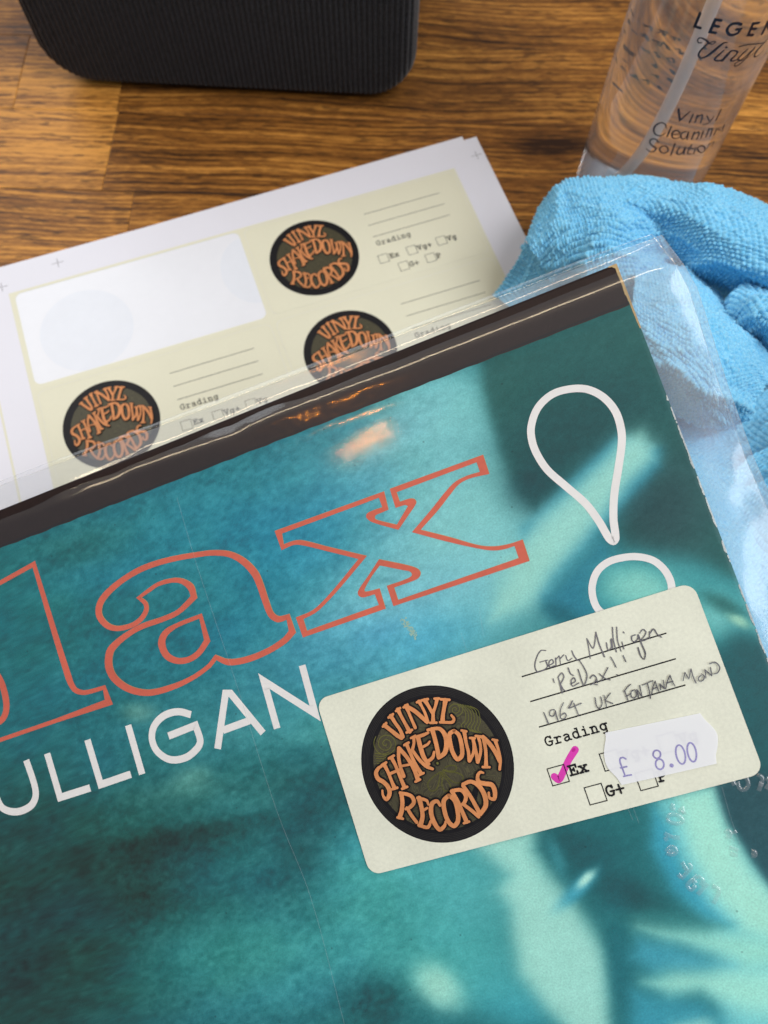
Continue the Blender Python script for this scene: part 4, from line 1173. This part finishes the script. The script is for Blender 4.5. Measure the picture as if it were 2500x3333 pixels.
patch([[(2080,840,34),(2210,870,42),(2310,930,42),(2400,1030,40),(2500,1160,36)],
       [(2070,890,52),(2205,925,60),(2320,990,62),(2415,1095,60),(2505,1205,50)],
       [(2060,980,66),(2185,1020,74),(2300,1090,77),(2400,1180,74),(2480,1265,60)],
       [(2060,1080,70),(2170,1125,78),(2275,1190,81),(2365,1265,77),(2440,1325,62)],
       [(2070,1180,64),(2165,1225,72),(2245,1285,74),(2325,1338,70),(2405,1372,54)],
       [(2090,1250,46),(2170,1300,50),(2240,1352,52),(2320,1390,48),(2395,1395,36)],
       [(2100,1240,22),(2180,1290,22),(2250,1340,22),(2320,1370,22),(2390,1370,18)]], seed=11, pitch=1.8, st=1.4, amp=1.0, shear=.25)
patch([[(2350,1075,24),(2370,985,26),(2440,945,28),(2560,935,28)],
       [(2362,1075,46),(2385,985,50),(2450,945,54),(2560,935,56)],
       [(2378,1085,54),(2405,1020,62),(2460,985,68),(2560,985,70)],
       [(2405,1105,54),(2440,1065,62),(2490,1045,68),(2560,1055,70)],
       [(2440,1140,44),(2480,1120,48),(2520,1115,52),(2560,1125,54)],
       [(2450,1170,20),(2490,1160,20),(2530,1150,20),(2570,1150,20)]], seed=17, shear=1.4)
patch([[(2000,1230,16),(2200,1260,18),(2360,1290,16),(2600,1200,14)],
       [(2000,1380,30),(2200,1400,36),(2350,1400,26),(2620,1330,30)],
       [(2050,1560,42),(2230,1560,52),(2390,1560,38),(2640,1480,46)],
       [(2100,1750,44),(2290,1750,50),(2440,1740,42),(2660,1700,56)],
       [(2150,1980,40),(2340,1950,54),(2480,1960,46),(2700,1950,50)],
       [(2200,2250,40),(2400,2250,52),(2540,2240,50),(2760,2240,50)],
       [(2300,2700,36),(2480,2700,46),(2640,2700,44),(2860,2700,44)]], seed=23, amp=.5, shear=1.2)

# ================================================================== dark fabric speaker
def mat_speaker():
    q = N('charcoal_knit'); q.set(Roughness=.9)
    tc = q.n('ShaderNodeTexCoord')
    nz = q.n('ShaderNodeTexNoise', ins={'Scale': 1100.0, 'Detail': 3.0}); q.l(tc, 'Object', nz, 'Vector')
    cr = q.n('ShaderNodeValToRGB'); q.l(nz, 'Fac', cr, 'Fac')
    cr.color_ramp.elements[0].position = .35; cr.color_ramp.elements[0].color = l4((15, 14, 15))
    cr.color_ramp.elements[1].position = .75; cr.color_ramp.elements[1].color = l4((52, 50, 54))
    q.l(cr, 'Color', q.b, 'Base Color')
    q.b.inputs['Specular IOR Level'].default_value = .2
    q.b.inputs['Sheen Weight'].default_value = .2
    bp = q.n('ShaderNodeBump', ins={'Strength': .7, 'Distance': .0003}); q.l(nz, 'Fac', bp, 'Height'); q.l(bp, 'Normal', q.b, 'Normal')
    return q.m
SPK = mat_speaker()
spk = thing('speaker', 'dark charcoal speaker with vertical ribbed fabric front and rounded corners', 'speaker', loc=(-.0705, .3125, 0))
spk.rotation_euler = (0, 0, math.radians(-3.6))
HWd, HHt, RC, RE = 86.5, 140.0, 23.0, 7.0
def sd_rr(x, z):
    qx = np.abs(x) - HWd + RC; qz = np.abs(z - HHt / 2) - HHt / 2 + RC
    return np.minimum(np.maximum(qx, qz), 0) + np.hypot(np.maximum(qx, 0), np.maximum(qz, 0)) - RC
nx_, nz_ = 900, 70
tt = np.sin(np.linspace(-1, 1, nx_) * math.pi / 2 * .97) / math.sin(math.pi / 2 * .97) * (HWd - .02)
tt = np.sort(np.concatenate([np.linspace(-HWd + .02, HWd - .02, nx_)]))
zb = np.where(np.abs(tt) > HWd - RC, RC - np.sqrt(np.maximum(RC**2 - (np.abs(tt) - HWd + RC)**2, 0)), 0)
pz = .5 - .5 * np.cos(np.linspace(0, 1, nz_) * math.pi)
X_ = np.repeat(tt[None], nz_, 0); Z_ = zb[None] + (HHt - 2 * zb[None]) * pz[:, None]
dd = np.clip(-sd_rr(X_, Z_), 0, RE)
Y_ = RE - np.sqrt(np.maximum(RE**2 - (RE - dd)**2, 0))
Y_ = Y_ - .95 * np.abs(np.cos(np.pi * X_ / 2.35)) * np.clip(dd / 2, .3, 1)
grid_mesh('fabric_front', X_, Y_, Z_, SPK, spk)
lpx = np.concatenate([tt, tt[::-1]]); lpz = np.concatenate([zb, (HHt - zb)[::-1]])
ys = np.array([RE - .4, RE + 2, 30, 60, 88, 95])
ins_ = np.array([0, 0, 0, 0, 0, 6.0])
cx_ = lpx[None] * (1 - ins_[:, None] / HWd); cz_ = HHt / 2 + (lpz[None] - HHt / 2) * (1 - ins_[:, None] / (HHt / 2))
grid_mesh('side_shell', cx_, np.repeat(ys[:, None], len(lpx), 1), cz_, SPK, spk, flip=True)

# ================================================================== clear spray bottle
BC, BR = np.array([115.1, 259.7]), 26.6
def mat_bottle():
    q = N('clear_liquid_bottle')
    q.set(Roughness=.05, IOR=1.30); q.b.inputs['Transmission Weight'].default_value = 1.0
    q.b.inputs['Base Color'].default_value = (.96, .95, .95, 1)
    q.b.inputs['Coat Weight'].default_value = .6; q.b.inputs['Coat Roughness'].default_value = .12
    df = q.n('ShaderNodeBsdfDiffuse'); df.inputs[0].default_value = (.80, .74, .72, 1)  # slightly cloudy plastic; its pinkish haze also stands in for the ceiling's reflection
    ms = q.n('ShaderNodeMixShader', ins={0: .06}); q.l(q.b, 0, ms, 1); q.l(df, 0, ms, 2); q.l(ms, 0, q.out, 'Surface')
    return q.m
BOT = mat_bottle()
bot = thing('spray_bottle', 'clear plastic bottle of cleaning fluid with dark lettering and a white dip tube', 'bottle', loc=(BC[0] * MM, BC[1] * MM, -.0008))
prof = [(0, .3), (14, .3), (19, .25), (21.5, .2), (23.5, .2), (25.0, .6), (26.1, 1.7), (26.6, 3.6), (26.6, 60), (26.6, 120), (26.6, 150), (25, 158), (18, 166), (12, 170), (12, 184), (0, 184)]
n_ = 128; m_ = MB(); vs = []
for r_, z_ in prof:
    for k in range(n_):
        a = 2 * math.pi * k / n_; vs.append((max(r_, .01) * math.cos(a), max(r_, .01) * math.sin(a), z_))
fs = []
for i in range(len(prof) - 1):
    for k in range(n_):
        k2 = (k + 1) % n_; fs.append((i * n_ + k, i * n_ + k2, (i + 1) * n_ + k2, (i + 1) * n_ + k))
m_.add(vs, fs)
m_.build('bottle_body', BOT, bot, smooth=True)
def mat_tube():
    q = N('milky_tube'); q.set(Roughness=.4); q.b.inputs['Base Color'].default_value = l4((244, 222, 206))
    tr = q.n('ShaderNodeBsdfTransparent'); ms = q.n('ShaderNodeMixShader', ins={0: .45})
    q.l(q.b, 0, ms, 1); q.l(tr, 0, ms, 2); q.l(ms, 0, q.out, 'Surface')
    return q.m
TUBE = mat_tube()
def tube3(name, pts, r, m, parent, n=14):
    P_ = crsurf([[p] * 2 for p in pts], 60, 2)[:, 0]
    b_ = MB(); vs = []
    for i in range(len(P_)):
        t = P_[min(i + 1, len(P_) - 1)] - P_[max(i - 1, 0)]; t /= np.linalg.norm(t)
        a = np.cross(t, [0, 1, .1]); a /= np.linalg.norm(a); c = np.cross(t, a)
        for k in range(n):
            g2 = 2 * math.pi * k / n; vs.append(tuple(P_[i] + r * (math.cos(g2) * a + math.sin(g2) * c)))
    fs = [(i * n + k, i * n + (k + 1) % n, (i + 1) * n + (k + 1) % n, (i + 1) * n + k) for i in range(len(P_) - 1) for k in range(n)]
    b_.add(vs, fs); return b_.build(name, m, parent, smooth=True)
tube3('dip_tube', [(-13, -4, 5), (-8, -5, 16), (-3.5, -5, 34), (-1, -4, 60), (0, -2, 100), (0, 0, 165)], 1.9, TUBE, bot)

def cyl(px, py, far=False, r=BR + .06):
    d = ray(px, py); A2 = d[0]**2 + d[1]**2; B2 = -(d[0] * BC[0] + d[1] * BC[1]); C2 = BC @ BC - r * r
    disc_ = B2 * B2 - A2 * C2
    k = (-B2 + (1 if far else -1) * math.sqrt(max(disc_, 0))) / A2
    P_ = CAM + k * d
    return np.array([P_[0] - BC[0], P_[1] - BC[1], P_[2] + .8])
def cyl_ribbon(mb, z, pts, w, far=False):
    q_ = zt(*z, pts)
    P3 = [cyl(p[0], p[1], far) for p in q_]
    flat = [(math.atan2(p[1], p[0]) * BR, p[2]) for p in P3]
    P_, W_ = resample(flat, w, False, True)
    t = MB(); t.ribbon([(a[0], a[1]) for a in P_], w, 0, smooth=False)
    r = BR + .05 + mb.zz * .2; mb.zz += .0035
    mb.add([(r * math.cos(x / BR), r * math.sin(x / BR), y) for x, y, _ in t.v], t.f)
BZ = (1800, 0, .4219)
ZB2 = (2200, 0, .18083); ZB3 = (1950, 300, .3014)
def bottle_print(name, z, strokes, wk=1.0, w0=16):
    b = MB()
    for st in strokes:
        q_ = zt(*z, st); flat = []
        for p in q_:
            P_ = cyl(p[0], p[1]); D_ = np.linalg.norm(P_[:2] + BC) * 1.15
            nums = [e for e in p[2:] if not isinstance(e, str)]
            w = (nums[0] if nums else w0) * z[2] * 300 / FPX * wk
            flat.append((math.atan2(P_[1], P_[0]) * BR, P_[2], w) + tuple(e for e in p[2:] if isinstance(e, str)))
        t = MB(); t.ribbon(flat, 1, 0)
        r = BR + .05 + b.zz * .2; b.zz += .0035
        b.add([(r * math.cos(x / BR), r * math.sin(x / BR), y) for x, y, _ in t.v], t.f)
    return b.build(name, BINK, bot)
def ell(cx, cy, rx, ry, n=12): return [(cx + rx * math.cos(a), cy + ry * math.sin(a)) for a in np.linspace(0, 2 * math.pi, n + 1)]
bottle_print('upper_lettering', ZB2, [[(435,240,'c'),(340,475,'c'),(440,505)], [(812,370),(712,350,'c'),(612,575,'c'),(712,592)], [(670,455),(768,480)],
   [(1175,440),(1110,420),(1020,430),(945,490),(922,560),(965,622),(1040,628),(1120,590),(1165,525,'c'),(1090,530)], [(1495,412),(1390,425,'c'),(1300,630,'c'),(1385,632)], [(1345,520),(1440,520)], [(1555,610),(1640,420,'c'),(1700,590)]], 1.0, 46)
bottle_print('script_lettering', ZB2, [[(460,770,22),(410,770,22),(390,720,22),(430,682,26),(500,700,34),(580,760,36),(560,800,30),(480,870,30),(420,950,34),(410,1010,34),(450,1045,24),(560,1010,40),(680,920,54),(800,820,44),(870,770,26),(930,768,20)],
   [(590,780,22),(660,795,18),(715,755,18),(690,740,18),(600,775,20)], [(865,910,28),(760,1000,40),(700,1060,40),(722,1090,30),(820,1085,34),(930,970,32),(990,918,28)], [(902,850,36),(914,856,36)],
   [(830,1100,34),(920,1010,38),(1000,922,32),(1080,915,30),(1108,944,34),(1060,1010,38),(990,1075,38),(1020,1100,28),(1110,1068,26)], [(1290,890,32),(1200,970,34),(1120,1060,38),(1160,1085,32),(1260,1010,28),(1420,862,30)],
   [(1420,862,32),(1300,1000,32),(1200,1110,32),(1110,1180,26),(1060,1190,22),(1070,1140,18),(1130,1110,16),(1250,1060,16),(1400,960,18),(1560,800,24),(1659,690,28)], [(1620,740,30),(1480,890,36),(1412,1005,36),(1440,1020,26),(1500,980,20),(1580,900,16)], [(1140,840,24),(1300,805,22),(1460,790,20),(1570,770,24)]], .9)
bottle_print('product_lettering', ZB3, [[(858,185,24),(872,305,20,'c'),(980,210,13)], [(1015,240),(975,330)], [(1065,245),(1035,330)], [(1055,275),(1105,245),(1115,270),(1095,330)], [(1165,255,13),(1190,310,13)], [(1240,262,12),(1185,330,12),(1120,355,12)], [(1318,185),(1262,305)],
   [(725,385,13),(712,345,15),(668,330,16),(612,360,20),(590,410,20),(612,458,18),(665,470,15),(712,445,12)], [(782,368),(735,478)], [(800,455,12),(866,452,12),(858,418,14),(820,415,16),(787,450,18),(795,490,16),(840,500,14),(872,485,12)], [(940,425,14),(895,440,17),(882,482,17),(908,508,14),(945,480,12),(965,430,14,'c'),(950,510,16)],
   [(1030,430),(1000,510)], [(1020,455),(1070,430),(1080,455),(1055,510)], [(1125,420),(1100,495)], [(1190,390),(1155,485)], [(1185,405),(1222,395),(1200,480)], [(1270,392),(1240,465)], [(1310,375,12),(1288,405,12),(1325,402,12),(1352,350,12),(1330,430,12)],
   [(640,542,13),(612,508,15),(565,508,17),(548,545,18),(575,578,18),(612,602,18),(598,636,16),(552,642,14),(512,612,12)], ell(700, 620, 46, 38), [(820,555),(775,680)], [(870,595),(840,650),(862,674),(905,648),(930,595,'c'),(915,670)], [(1000,565),(955,658),(990,668)], [(950,605,12),(1020,612,12)], [(1045,600),(1020,665)], ell(1105, 615, 40, 36), [(1195,550,13),(1165,610,13)], [(1190,562,12),(1240,532,12),(1220,590,12)]], 1.0, 16)
# small print round the back, seen through the fluid: rows of tiny strokes
b = MB(); r = random.Random(12)
for z_, a0, a1, hh in ((64,60,150,2.4),(59.5,60,150,2.4),(55,62,150,2.2),(50.5,62,150,2.2),(46.5,66,150,2.0),(42.5,70,150,2.0),(34,80,150,1.8),(26.5,84,150,1.3),(23.5,84,150,1.3),(20.5,84,150,1.3),(17.5,84,150,1.3)):
    a = a0
    while a < a1:
        wl = r.uniform(1.1, 1.9) / BR
        aa = math.radians(a)
        for q in range(2):
            x0_ = BR * aa + r.uniform(0, .8); y0_ = z_ + r.uniform(0, .3)
            pts = [(x0_, y0_), (x0_ + r.uniform(-.2, .9), y0_ + hh * r.uniform(.3, .9)), (x0_ + r.uniform(.3, 1.2), y0_ + hh * r.uniform(0, .6))]
            t = MB(); t.ribbon(pts, .36, 0)
            rr = BR + .05 + b.zz; b.zz += .0002
            b.add([(rr * math.cos(x / BR), rr * math.sin(x / BR), y) for x, y, _ in t.v], t.f)
        a += math.degrees(wl) + (4.5 if r.random() < .2 else .8)
b.build('rear_small_print', mat_print('rear_small_ink', (40, 36, 38), .3), bot)
